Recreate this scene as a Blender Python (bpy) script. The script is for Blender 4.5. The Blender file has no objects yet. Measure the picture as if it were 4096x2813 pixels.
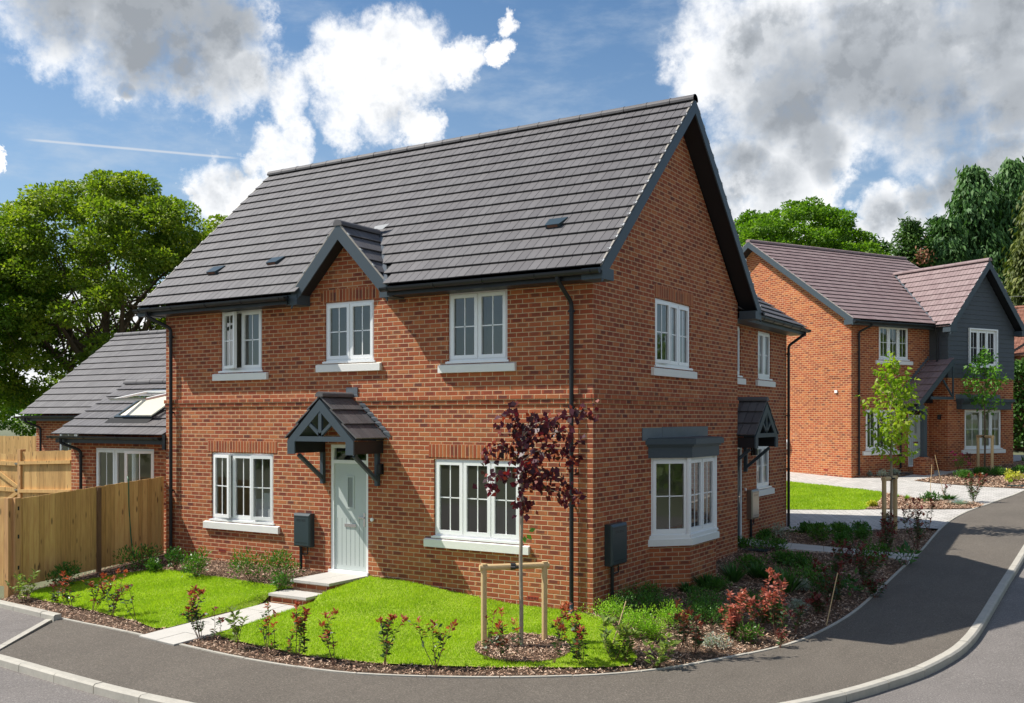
import bpy, math, random
import numpy as np
from mathutils import Vector, Matrix
from mathutils.geometry import delaunay_2d_cdt
random.seed(7); rng = np.random.default_rng(7)
scn = bpy.context.scene
R = math.radians
# ---------------------------------------------------------------- camera, sun, sky, exposure
cam = bpy.data.cameras.new('camera'); camo = bpy.data.objects.new('camera', cam)
scn.collection.objects.link(camo); scn.camera = camo
camo.location = (6.9126, -13.37, 2.92)
camo.rotation_euler = (R(90), 0, 0.558022)
cam.sensor_width = 36; cam.lens = 36 * 3999.8 / 4096
cam.shift_y = 0.0658; cam.clip_start = .1; cam.clip_end = 3000
SUN = Vector((-1, -.45, 1.42)).normalized()
sl = bpy.data.lights.new('sun', 'SUN'); so = bpy.data.objects.new('sun', sl); scn.collection.objects.link(so)
so.rotation_euler = SUN.to_track_quat('Z', 'Y').to_euler(); sl.energy = 5.0; sl.angle = R(.55); sl.color = (1, .955, .88)
scn.view_settings.view_transform = 'Standard'; scn.view_settings.look = 'None'
scn.view_settings.exposure = 0.36; scn.view_settings.gamma = 1
scn.cycles.max_bounces = 6; scn.cycles.transparent_max_bounces = 12
scn.cycles.sample_clamp_indirect = 6

class NT:                                   # tiny node-graph helper
    def __init__(s, nt): s.nt = nt; nt.nodes.clear()
    def n(s, t, ins=None, **kw):
        nd = s.nt.nodes.new(t)
        for k, v in kw.items(): setattr(nd, k, v)
        for k, v in (ins or {}).items():
            sk = nd.inputs[k]
            if isinstance(v, bpy.types.NodeSocket): s.nt.links.new(v, sk)
            elif hasattr(v, 'bl_idname'): s.nt.links.new(v.outputs[0], sk)
            else: sk.default_value = v
        return nd
    def m(s, op, a, b=0, c=0, clamp=False):
        nd = s.n('ShaderNodeMath', {0: a, 1: b, 2: c}, operation=op); nd.use_clamp = clamp; return nd.outputs[0]
    def vm(s, op, a, b=None, out=0):
        i = {0: a}
        if b is not None: i[1] = b
        return s.n('ShaderNodeVectorMath', i, operation=op).outputs[out]
    def mix(s, f, a, b, mode='MIX'):
        nd = s.n('ShaderNodeMix', data_type='RGBA', blend_type=mode)
        for k, v in ((0, f), (6, a), (7, b)):
            if isinstance(v, bpy.types.NodeSocket): s.nt.links.new(v, nd.inputs[k])
            else: nd.inputs[k].default_value = v if k == 0 or len(v) == 4 else (*v, 1)
        return nd.outputs[2]
    def ramp(s, f, stops, interp='LINEAR'):
        nd = s.n('ShaderNodeValToRGB', {0: f}); cr = nd.color_ramp; cr.interpolation = interp
        while len(cr.elements) < len(stops): cr.elements.new(.5)
        for e, (p, c) in zip(cr.elements, stops): e.position = p; e.color = (*c, 1) if len(c) == 3 else c
        return nd.outputs[0]
    def ss(s, x, a, b):
        nd = s.n('ShaderNodeMapRange', {0: x, 1: a, 2: b, 3: 0., 4: 1.}, interpolation_type='SMOOTHSTEP'); return nd.outputs[0]
    def noise(s, vec, scale, detail=4, rough=.55, out=0):
        return s.n('ShaderNodeTexNoise', {'Vector': vec, 'Scale': scale, 'Detail': detail, 'Roughness': rough}).outputs[out]

CW = [(-0.7369,0.5736,0.3577,0.066),(-0.779,0.5171,0.3548,0.045),(-0.7032,0.6178,0.3519,0.043),(-0.7227,0.6097,0.3255,0.04),(-0.7501,0.5791,0.3194,0.02),(-0.7148,0.628,0.3076,0.032),(-0.6836,0.6361,0.3579,0.022),(-0.7641,0.5746,0.2932,0.009),(-0.6916,0.6488,0.3174,0.022),(-0.6721,0.6739,0.3069,0.027),(-0.6516,0.6871,0.3214,0.02),(-0.6212,0.7137,0.3236,0.039),(-0.5882,0.7379,0.3309,0.039),(-0.6002,0.7397,0.3044,0.035),(-0.635,0.717,0.2875,0.025),(-0.5708,0.7559,0.3205,0.023),(-0.5409,0.771,0.3361,0.017),(-0.516,0.7875,0.3372,0.01),(-0.6372,0.6923,0.3386,0.006),(-0.6823,0.6812,0.2652,0.021),(-0.6718,0.685,0.2819,0.016),(-0.6987,0.6708,0.2486,0.013),(-0.6845,0.6863,0.246,0.018),(-0.7277,0.6525,0.2114,0.029),(-0.7469,0.6326,0.2049,0.011),(-0.71,0.6688,0.2207,0.015),(-0.5735,0.772,0.2741,0.018),(-0.7309,0.6277,0.2678,0.005),(-0.3006,0.8914,0.3392,0.056),(-0.3411,0.8865,0.3127,0.031),(-0.2669,0.9147,0.3035,0.069),(-0.2106,0.925,0.3163,0.067),(-0.1577,0.941,0.2995,0.074),(-0.1017,0.9432,0.3164,0.064),(-0.1891,0.9126,0.3625,0.073),(-0.0861,0.9572,0.2762,0.038),(-0.2799,0.8905,0.3587,0.048),(-0.2521,0.934,0.2533,0.033),(-0.3142,0.919,0.238,0.033),(-0.2809,0.9341,0.2202,0.035),(-0.3311,0.9178,0.219,0.025),(-0.246,0.9412,0.2316,0.02),(-0.3331,0.9234,0.1907,0.025),(-0.2908,0.9388,0.1846,0.033),(-0.1657,0.966,0.1983,0.02),(-0.1294,0.9694,0.2084,0.029),(-0.0907,0.9706,0.2231,0.029),(-0.1993,0.9619,0.1872,0.024),(-0.2242,0.9587,0.1749,0.014),(-0.0949,0.9779,0.1864,0.039),(-0.178,0.9712,0.1582,0.036),(-0.8364,0.5008,0.2229,0.005),(-0.8454,0.5309,0.0597,0.055),(-0.8088,0.5812,0.0897,0.045),(-0.7745,0.6275,0.0793,0.037),(-0.5074,0.7804,0.3654,0.01)]
CD = [(-0.2314,0.9311,0.2818,0.06),(-0.1987,0.9407,0.275,0.056),(-0.1623,0.9466,0.2785,0.055),(-0.2698,0.9243,0.27,0.041),(-0.1301,0.9484,0.289,0.046),(-0.0977,0.938,0.3327,0.056),(-0.1671,0.9528,0.2533,0.04),(-0.208,0.9305,0.3016,0.036),(-0.7349,0.572,0.3644,0.058),(-0.768,0.5304,0.3589,0.057),(-0.7914,0.497,0.3559,0.044),(-0.7095,0.6034,0.3641,0.031)]

world = bpy.data.worlds.new('World'); scn.world = world; world.use_nodes = True
g = NT(world.node_tree)
geo = g.n('ShaderNodeTexCoord').outputs['Generated']
dirn = g.vm('NORMALIZE', geo)
sky = g.n('ShaderNodeTexSky', sky_type='NISHITA', sun_disc=False)
sky.sun_elevation = math.asin(SUN.z); sky.sun_rotation = math.atan2(SUN.x, SUN.y); sky.air_density = 1.0; sky.dust_density = .6; sky.ozone_density = 2.0
warp = g.vm('SCALE', g.vm('SUBTRACT', g.noise(dirn, 9, 6, .6, 1), (.5, .5, .5)), None)
warp.node.inputs[3].default_value = .07
warp2 = g.vm('SCALE', g.vm('SUBTRACT', g.noise(dirn, 34, 7, .68, 1), (.5, .5, .5)), None)
warp2.node.inputs[3].default_value = .055
dw = g.vm('NORMALIZE', g.vm('ADD', g.vm('ADD', dirn, warp), warp2))
def field(L, d, pad=1.0):
    f = None
    for x, y, z, r in L:
        a = 1 / (1 - math.cos(r * pad))
        v = g.m('MULTIPLY_ADD', g.vm('DOT_PRODUCT', d, (x, y, z), 1), a, 1 - a)
        f = v if f is None else g.m('MAXIMUM', f, v)
    return g.m('MAXIMUM', f, -3)
fw = field(CW, dw, 1.13)
n1 = g.noise(dirn, 13, 12, .62); n2 = g.noise(dirn, 45, 8, .6)
fld = g.m('ADD', fw, g.m('MULTIPLY_ADD', n1, 3.4, -1.62)); fld = g.m('ADD', fld, g.m('MULTIPLY_ADD', n2, 1.6, -.8))
# clouds in the rest of the sky, away from the part named above
away = g.ss(g.vm('DOT_PRODUCT', dirn, (-.53, .80, .25), 1), .72, .45)
gen = g.m('MULTIPLY', g.m('MULTIPLY_ADD', g.noise(dirn, 2.6, 9, .58), 9, -5.0), away)
fld = g.m('MAXIMUM', fld, g.m('SUBTRACT', gen, g.m('MULTIPLY_ADD', away, -3, 3)))
alpha = g.ss(fld, -.65, .95)
nl = g.noise(dirn, 9, 5, .55)
dk = g.ss(g.m('ADD', field(CD, dw, 1.45), g.m('MULTIPLY_ADD', nl, 1.9, -.95)), -1.7, 1.0)
thick = g.ss(g.m('ADD', field(CW, dirn, 1.13), g.m('MULTIPLY_ADD', nl, 2.0, -1.)), -.2, 1.1)
ns = g.noise(dirn, 15, 7, .58); n3 = g.noise(g.vm('ADD', dirn, (.009, .006, -.016)), 15, 7, .58)
puff = g.m('MULTIPLY', g.m('MAXIMUM', g.m('SUBTRACT', ns, n3), 0), 2.4)
shade = g.m('ADD', g.m('MULTIPLY', g.m('MULTIPLY', dk, thick), g.m('MULTIPLY_ADD', ns, .5, .62)), g.m('MULTIPLY', puff, thick), clamp=True)
ccol = g.ramp(shade, [(0, (12.4, 12.5, 12.7)), (.25, (9.6, 9.9, 10.3)), (.6, (6.0, 6.4, 6.9)), (1, (4.0, 4.35, 4.8))])
skyc = g.mix(1, sky.outputs[0], (1.0, 1.26, 1.40, 1), 'MULTIPLY')
wisp = g.m('MULTIPLY', g.ss(g.noise(g.vm('MULTIPLY', dirn, (3, 3, 9)), 3.2, 8, .62), .45, .8), .42)
dz = g.n('ShaderNodeSeparateXYZ', {0: dirn}).outputs[2]
low = g.m('MULTIPLY', g.ss(dz, .42, .02), .38)
skyc = g.mix(g.m('ADD', wisp, low, clamp=True), skyc, (7.2, 8.2, 9.3, 1))
tr = g.m('ABSOLUTE', g.vm('DOT_PRODUCT', dirn, (-.1946, .1484, -.9696), 1))
trm = g.m('MULTIPLY', g.ss(tr, .0016, .0003), g.ss(g.vm('DOT_PRODUCT', dirn, (-.7703, .5888, .2448), 1), .9955, .9972))
skyc = g.mix(g.m('MULTIPLY', trm, .5), skyc, (10, 10, 10, 1))
fin = g.mix(alpha, skyc, ccol)
bg = g.n('ShaderNodeBackground', {0: fin, 1: .068})
g.n('ShaderNodeOutputWorld', {0: bg})

# ---------------------------------------------------------------- materials
def mat(name, col=(.5, .5, .5), rough=.7, metal=0, spec=.5, fn=None):
    m = bpy.data.materials.new(name); m.use_nodes = True; g = NT(m.node_tree)
    b = g.n('ShaderNodeBsdfPrincipled', {'Base Color': (*col, 1), 'Roughness': rough, 'Metallic': metal, 'Specular IOR Level': spec})
    o = g.n('ShaderNodeOutputMaterial', {0: b})
    if fn: fn(g, b, o)
    return m
def L(g, a, b): g.nt.links.new(a, b)
def bump(g, b, h, dist=.01, strength=1):
    bp = g.n('ShaderNodeBump', {'Height': h, 'Distance': dist, 'Strength': strength}); L(g, bp.outputs[0], b.inputs['Normal'])
def vary(col, amp=.18, scale=6, bmp=0, bscale=60, detail=5):
    def fn(g, b, o):
        p = g.n('ShaderNodeNewGeometry').outputs['Position']
        n = g.noise(p, scale, detail, .65); n2 = g.noise(p, scale * 9, 4, .6)
        k = g.m('ADD', g.m('MULTIPLY_ADD', n, amp * 2, 1 - amp), g.m('MULTIPLY_ADD', n2, amp, -amp / 2))
        c = g.vm('SCALE', (*col,), None); L(g, k, c.node.inputs[3]); L(g, c, b.inputs['Base Color'])
        if bmp: bump(g, b, g.noise(p, bscale, 5, .7), bmp)
    return fn
def brick_fn(tint=(1, 1, 1), W=.225, Hh=.075, stag=.5, mort=(.62, .44, .27)):
    def fn(g, b, o):
        uv = g.n('ShaderNodeUVMap').outputs[0]
        wob = g.vm('SCALE', g.vm('SUBTRACT', g.noise(uv, 14, 3, .5, 1), (.5, .5, .5)), None); wob.node.inputs[3].default_value = .006
        s = g.n('ShaderNodeSeparateXYZ', {0: g.vm('ADD', uv, wob)}); u, v = s.outputs[0], s.outputs[1]
        vr = g.m('DIVIDE', v, Hh); row = g.m('FLOOR', vr); fv = g.m('FRACT', vr)
        a = g.m('ADD', g.m('DIVIDE', u, W), g.m('MULTIPLY', g.m('FLOORED_MODULO', row, 2), stag))
        colm = g.m('FLOOR', a); fu = g.m('FRACT', a)
        idv = g.n('ShaderNodeCombineXYZ', {0: colm, 1: row})
        wn = g.n('ShaderNodeTexWhiteNoise', {0: idv.outputs[0]}, noise_dimensions='3D')
        rs = g.n('ShaderNodeSeparateXYZ', {0: wn.outputs[1]}); r1, r2, r3 = rs.outputs
        base = g.ramp(r1, [(0, (.37, .105, .052)), (.3, (.42, .135, .060)), (.5, (.46, .165, .070)), (.68, (.50, .205, .085)), (.85, (.41, .128, .054)), (1, (.32, .09, .042))])
        du = g.m('ABSOLUTE', g.m('SUBTRACT', g.m('ADD', fu, g.m('MULTIPLY_ADD', r3, .2, -.1)), .5)); dv = g.m('ABSOLUTE', g.m('SUBTRACT', fv, .56))
        smn = g.noise(uv, 38, 4, .6)
        cm = g.m('MULTIPLY', g.ss(g.m('ADD', du, g.m('MULTIPLY_ADD', smn, .24, -.12)), .40, .27), g.ss(g.m('ADD', dv, g.m('MULTIPLY_ADD', smn, .2, -.1)), .42, .25))
        dkm = g.m('MULTIPLY', cm, g.ramp(r2, [(0, (0, 0, 0)), (.32, (.12, .12, .12)), (.55, (.34, .34, .34)), (.8, (.55, .55, .55)), (1, (.85, .85, .85))]))
        dark = g.ramp(r3, [(0, (.19, .062, .042)), (.6, (.14, .052, .042)), (1, (.075, .048, .05))])
        c = g.mix(dkm, base, dark)
        big = g.noise(uv, .55, 4, .6)
        c = g.mix(g.m('MULTIPLY', g.ss(g.noise(uv, 3.2, 6, .72), .56, .8), g.ss(big, .48, .66)), c, (.52, .40, .34, 1))   # lime bloom
        fine = g.noise(uv, 190, 3, .7)
        c = g.mix(.35, c, g.ramp(fine, [(.2, (.16, .06, .04)), (.8, (.72, .30, .15))]), 'SOFT_LIGHT')
        mu = .011 / W / 2; mv = .012 / Hh / 2
        e = g.m('MINIMUM', g.m('MULTIPLY', g.m('MINIMUM', fu, g.m('SUBTRACT', 1., fu)), W), g.m('MULTIPLY', g.m('MINIMUM', fv, g.m('SUBTRACT', 1., fv)), Hh))
        mask = g.ss(e, .0042, .0078)
        mcol = g.mix(g.noise(uv, 5, 4, .6), (mort[0] * .8, mort[1] * .8, mort[2] * .8, 1), (mort[0] * 1.15, mort[1] * 1.15, mort[2] * 1.15, 1))
        c = g.mix(mask, mcol, c)
        c = g.mix(1, c, (*tint, 1), 'MULTIPLY')
        c = g.mix(.22, c, g.ramp(big, [(.3, (.35, .35, .35)), (.7, (.68, .68, .68))]), 'OVERLAY')
        L(g, c, b.inputs['Base Color'])
        bump(g, b, g.m('ADD', g.m('MULTIPLY', g.ss(e, .003, .010), g.m('MULTIPLY_ADD', r3, .4, .8)), g.m('MULTIPLY', fine, .22)), .009)
    return fn
M = {}
M['brick'] = mat('brick', rough=.88, spec=.25, fn=brick_fn())
M['brick2'] = mat('brick_far', rough=.88, spec=.25, fn=brick_fn((1.05, 1.02, .95)))
M['soldier'] = mat('soldier_brick', rough=.88, spec=.25, fn=brick_fn((.98, .96, .92), stag=0))
M['oldbrick'] = mat('old_brick', rough=.9, fn=brick_fn((1.0, .85, .9), mort=(.5, .42, .34)))
def tile_fn(c1, c2, pitch=.165):
    def fn(g, b, o):
        rp = g.n('ShaderNodeNewGeometry').outputs['Random Per Island']
        uv = g.n('ShaderNodeUVMap').outputs[0]
        u = g.n('ShaderNodeSeparateXYZ', {0: uv}).outputs[0]
        c = g.mix(rp, (*c1, 1), (*c2, 1))
        n = g.noise(uv, 3, 6, .7); f = g.noise(uv, 160, 3, .7)
        c = g.mix(.5, c, g.ramp(n, [(.25, (.4, .4, .4)), (.75, (.62, .62, .62))]), 'OVERLAY')
        c = g.mix(.4, c, g.ramp(f, [(.2, (.3, .3, .3)), (.8, (.7, .7, .7))]), 'OVERLAY')
        c = g.mix(g.m('MULTIPLY', g.ss(g.noise(uv, 1.7, 9, .75), .63, .8), .5), c, (.33, .32, .31, 1))
        L(g, c, b.inputs['Base Color']); bump(g, b, f, .003)
    return fn
M['tile'] = mat('grey_tile', rough=.62, spec=.4, fn=tile_fn((.088, .081, .084), (.120, .112, .114)))
M['tile2'] = mat('plum_tile', rough=.7, spec=.35, fn=tile_fn((.225, .155, .152), (.275, .200, .193)))
M['clay'] = mat('clay_tile', rough=.85, fn=tile_fn((.22, .09, .06), (.33, .15, .10)))
M['tiledark'] = mat('tile_joint', (.012, .012, .013), .9)
M['board'] = mat('anthracite_board', rough=.5, spec=.4, fn=vary((.052, .070, .085), .12, 3))
M['black'] = mat('black_gutter', rough=.42, spec=.35, fn=vary((.017, .018, .021), .15, 4))
M['clad'] = mat('grey_cladding', rough=.62, fn=vary((.066, .076, .088), .12, 5))
M['upvc'] = mat('white_upvc', (.88, .88, .87), .3, spec=.5)
M['stone'] = mat('cast_stone', rough=.8, fn=vary((.82, .80, .75), .05, 4, .002, 120))
M['lead'] = mat('lead_flashing', rough=.5, spec=.5, metal=0, fn=vary((.115, .13, .145), .25, 5))
M['clip'] = mat('verge_clip', (.75, .74, .72), .4, .3)
M['mortar'] = mat('verge_mortar', rough=.9, fn=vary((.33, .30, .26), .2, 9))
M['door'] = mat('sage_door', rough=.42, fn=vary((.50, .545, .52), .03, 2))
M['chrome'] = mat('chrome', (.7, .7, .7), .18, 1)
M['meter'] = mat('meter_box_plastic', (.030, .048, .055), .32)
M['steel'] = mat('satin_steel', (.34, .32, .29), .3, .85)
M['inner'] = mat('interior_plaster', (.74, .70, .61), .9)
M['innerf'] = mat('interior_floor', (.2, .17, .13), .8)
M['red'] = mat('terracotta_vent', (.42, .06, .03), .7)
M['pack'] = mat('wrapped_bedding', (.75, .77, .80), .35)
def glass_fn(g, b, o):
    fr = g.n('ShaderNodeFresnel', {0: 1.5}).outputs[0]
    t = g.n('ShaderNodeBsdfTransparent', {0: (.80, .84, .82, 1)}); gl = g.n('ShaderNodeBsdfGlossy', {0: (1, 1, 1, 1), 'Roughness': .015})
    k = g.m('MULTIPLY_ADD', fr, 1.5, .03, clamp=True)
    mx = g.n('ShaderNodeMixShader', {0: k, 1: t, 2: gl}); L(g, mx.outputs[0], o.inputs[0])
M['glass'] = mat('window_glass', fn=glass_fn)
def asphalt_fn(c1, c2):
    def fn(g, b, o):
        p = g.n('ShaderNodeNewGeometry').outputs['Position']
        f = g.noise(p, 46, 6, .9); big = g.noise(p, .8, 5, .6); st = g.noise(g.vm('MULTIPLY', p, (1.6, .35, 1)), 3, 4, .6)
        c = g.ramp(f, [(.32, [x * .35 for x in c1]), (.46, c1), (.58, c2), (.66, [x * 2.6 for x in c2])])
        c = g.mix(.45, c, g.ramp(big, [(.3, (.40, .40, .40)), (.7, (.60, .60, .60))]), 'OVERLAY')
        c = g.mix(.3, c, g.ramp(st, [(.3, (.42, .42, .42)), (.7, (.58, .58, .58))]), 'OVERLAY')
        L(g, c, b.inputs['Base Color']); bump(g, b, f, .008)
    return fn
M['footway'] = mat('footway_asphalt', rough=.9, spec=.3, fn=asphalt_fn((.114, .098, .080), (.162, .139, .114)))
M['road'] = mat('road_asphalt', rough=.9, spec=.3, fn=asphalt_fn((.165, .148, .136), (.225, .203, .187)))
M['kerb'] = mat('kerb_concrete', rough=.85, fn=vary((.43, .40, .34), .28, 3.5, .003, 150))
M['slab'] = mat('paving_slab', rough=.8, fn=vary((.50, .475, .43), .10, 3, .002, 100))
M['slabjoint'] = mat('slab_joint', (.22, .20, .17), .9)
def paver_fn(g, b, o):
    p = g.n('ShaderNodeNewGeometry').outputs['Position']
    rt = g.n('ShaderNodeMapping', {0: p}); rt.inputs['Rotation'].default_value = (0, 0, R(8))
    bt = g.n('ShaderNodeTexBrick', {'Vector': rt.outputs[0], 'Color1': (.42, .40, .365, 1), 'Color2': (.54, .51, .47, 1), 'Mortar': (.20, .18, .16, 1), 'Scale': 1., 'Mortar Size': .006, 'Mortar Smooth': .2, 'Brick Width': .21, 'Row Height': .14})
    c = g.mix(.5, bt.outputs[0], g.ramp(g.noise(p, 1.2, 6, .65), [(.3, (.42, .42, .42)), (.7, (.6, .6, .6))]), 'OVERLAY')
    L(g, c, b.inputs['Base Color']); bump(g, b, g.m('SUBTRACT', 1., bt.outputs[1]), .004)
M['paver'] = mat('block_paving', rough=.85, fn=paver_fn)
def soil_fn(g, b, o):
    p = g.n('ShaderNodeNewGeometry').outputs['Position']
    v = g.n('ShaderNodeTexVoronoi', {'Vector': g.vm('ADD', g.vm('MULTIPLY', p, (1, 1.7, 1)), g.vm('SCALE', g.noise(p, 9, 3, .6, 1), None)), 'Scale': 26.})
    c = g.ramp(g.n('ShaderNodeSeparateColor', {0: v.outputs[1]}).outputs[0], [(0, (.05, .026, .014)), (.5, (.15, .08, .045)), (.85, (.28, .165, .095)), (1, (.45, .31, .19))])
    L(g, c, b.inputs['Base Color']); bump(g, b, v.outputs[0], .03)
M['soil'] = mat('bark_mulch', rough=.9, fn=soil_fn)
def island_fn(stops, trans=0., tcol=None, grad=None):
    def fn(g, b, o):
        rp = g.n('ShaderNodeNewGeometry').outputs['Random Per Island']
        p = g.n('ShaderNodeNewGeometry').outputs['Position']
        rp = g.m('ADD', g.m('MULTIPLY', rp, .65), g.m('MULTIPLY', g.ss(g.noise(p, grad or .9, 3, .6), .3, .7), .35))
        c = g.ramp(rp, stops); L(g, c, b.inputs['Base Color'])
        if trans:
            t = g.n('ShaderNodeBsdfTranslucent', {0: c}); 
            if tcol: L(g, g.mix(1, c, (*tcol, 1), 'MULTIPLY'), t.inputs[0])
            mx = g.n('ShaderNodeMixShader', {0: trans, 1: b, 2: t}); L(g, mx.outputs[0], o.inputs[0])
    return fn
def leafm(name, c1, c2, trans=.3, rough=.5, tc=(1.3, 1.5, .6), mid=None, grad=None):
    st = [(0, c1), (1, c2)] if mid is None else [(0, c1), (.5, mid), (1, c2)]
    M[name] = mat(name, rough=rough, spec=.35, fn=island_fn(st, trans, tc, grad))
leafm('leaf_syc', (.06, .11, .012), (.38, .42, .04), .42, mid=(.17, .25, .02), grad=.5)
leafm('leaf_dark', (.05, .11, .012), (.26, .36, .03), .45, mid=(.12, .22, .018), grad=.5)
leafm('leaf_beech', (.06, .14, .012), (.25, .38, .028), .4, mid=(.13, .25, .018), grad=.5)
leafm('leaf_con', (.03, .085, .022), (.13, .25, .06), .2, .6, mid=(.065, .155, .035), grad=.6)
leafm('leaf_conb', (.06, .085, .02), (.22, .24, .05), .2, .6, mid=(.11, .14, .03), grad=.6)
leafm('leaf_cony', (.03, .08, .012), (.12, .22, .03), .2, .6, mid=(.06, .14, .02), grad=.6)
leafm('leaf_acer', (.14, .26, .015), (.42, .46, .04), .45, mid=(.26, .38, .02))
leafm('leaf_young', (.06, .17, .018), (.20, .38, .04), .4, mid=(.11, .27, .03))
leafm('leaf_purple', (.022, .012, .013), (.15, .028, .032), .3, .4, (2.0, .5, .6), mid=(.08, .018, .03))
leafm('leaf_purpred', (.18, .02, .015), (.34, .07, .03), .35, .45, (1.3, .9, .6))
leafm('leaf_ph', (.030, .065, .022), (.10, .16, .04), .2, .35, mid=(.055, .10, .03))
leafm('leaf_phg', (.10, .17, .04), (.30, .36, .08), .3, .35, mid=(.18, .25, .05))
leafm('leaf_red', (.22, .045, .03), (.58, .24, .10), .35, .4, (1.3, .9, .6), mid=(.40, .10, .055))
leafm('dead', (.16, .06, .03), (.34, .16, .08), .1, .7)
leafm('leaf_pink', (.34, .08, .06), (.70, .34, .24), .35, .4, (1.2, .9, .7), mid=(.52, .17, .12))
leafm('leaf_wine', (.10, .025, .022), (.30, .06, .05), .3, .4, (1.3, .9, .7))
leafm('leaf_bush', (.03, .095, .012), (.17, .30, .03), .25, .4, mid=(.075, .18, .02))
leafm('leaf_lime', (.12, .30, .015), (.42, .62, .05), .3, .5, mid=(.25, .47, .025))
leafm('leaf_dkf', (.025, .09, .015), (.13, .27, .03), .2, .5, mid=(.06, .17, .02))
leafm('leaf_spik', (.02, .08, .02), (.09, .22, .04), .2, .35)
leafm('leaf_silv', (.22, .27, .22), (.50, .55, .46), .2, .6)
leafm('leaf_gold', (.40, .42, .03), (.75, .70, .12), .35, .5)
leafm('leaf_blue', (.16, .25, .24), (.36, .45, .42), .2, .5)
leafm('leaf_hedge', (.03, .09, .012), (.13, .24, .03), .2, .5, mid=(.06, .15, .02))
leafm('petal', (.7, .03, .15), (.85, .10, .28), .3, .5, (1, 1, 1))
leafm('grass_blade', (.20, .32, .012), (.52, .62, .05), .42, .5, mid=(.35, .48, .025), grad=1.1)
leafm('chips', (.07, .036, .02), (.88, .68, .50), 0, .75, mid=(.42, .25, .16), grad=3)
M['lawnbase'] = mat('lawn_soil', rough=.9, fn=vary((.24, .33, .02), .25, 5))
M['meadow'] = mat('meadow', rough=.95, fn=vary((.12, .13, .07), .4, .3))
M['bark'] = mat('bark', rough=.9, fn=vary((.12, .085, .055), .35, 6, .01, 30))
M['barkgrey'] = mat('pale_bark', rough=.85, fn=vary((.34, .28, .20), .4, 18, .003, 60))
M['twig'] = mat('twig', rough=.8, fn=vary((.16, .075, .05), .3, 20))
M['stake'] = mat('pine_stake', rough=.7, fn=vary((.60, .42, .21), .14, 12))
M['rubber'] = mat('rubber_tie', (.02, .02, .02), .6)
M['hose'] = mat('green_hose', (.01, .12, .06), .4)
def wood_fn(c1, c2):
    def fn(g, b, o):
        p = g.n('ShaderNodeNewGeometry').outputs['Position']; rp = g.n('ShaderNodeNewGeometry').outputs['Random Per Island']
        q = g.vm('ADD', g.vm('MULTIPLY', p, (14, 14, 1.1)), g.n('ShaderNodeCombineXYZ', {2: g.m('MULTIPLY', rp, 50.)}).outputs[0])
        gr = g.noise(q, 2.2, 6, .6)
        c = g.mix(rp, (*c1, 1), (*c2, 1))
        c = g.mix(.75, c, g.ramp(gr, [(.25, (.30, .30, .30)), (.55, (.55, .55, .55)), (.75, (.66, .66, .66))]), 'OVERLAY')
        kn = g.n('ShaderNodeTexVoronoi', {'Vector': g.vm('ADD', g.vm('MULTIPLY', p, (9, 9, 2.6)), g.n('ShaderNodeCombineXYZ', {2: g.m('MULTIPLY', rp, 31.)}).outputs[0]), 'Scale': 1.}).outputs[0]
        c = g.mix(g.m('MULTIPLY', g.ss(kn, .22, .09), .75), c, (.10, .045, .016, 1))
        L(g, c, b.inputs['Base Color']); bump(g, b, gr, .004)
    return fn
M['fence'] = mat('fence_timber', rough=.75, fn=wood_fn((.47, .265, .088), (.69, .42, .155)))
M['post'] = mat('fence_post', rough=.75, fn=wood_fn((.50, .27, .10), (.55, .31, .13)))
M['darkpost'] = mat('dark_post', rough=.8, fn=wood_fn((.14, .07, .035), (.17, .09, .045)))
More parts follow.
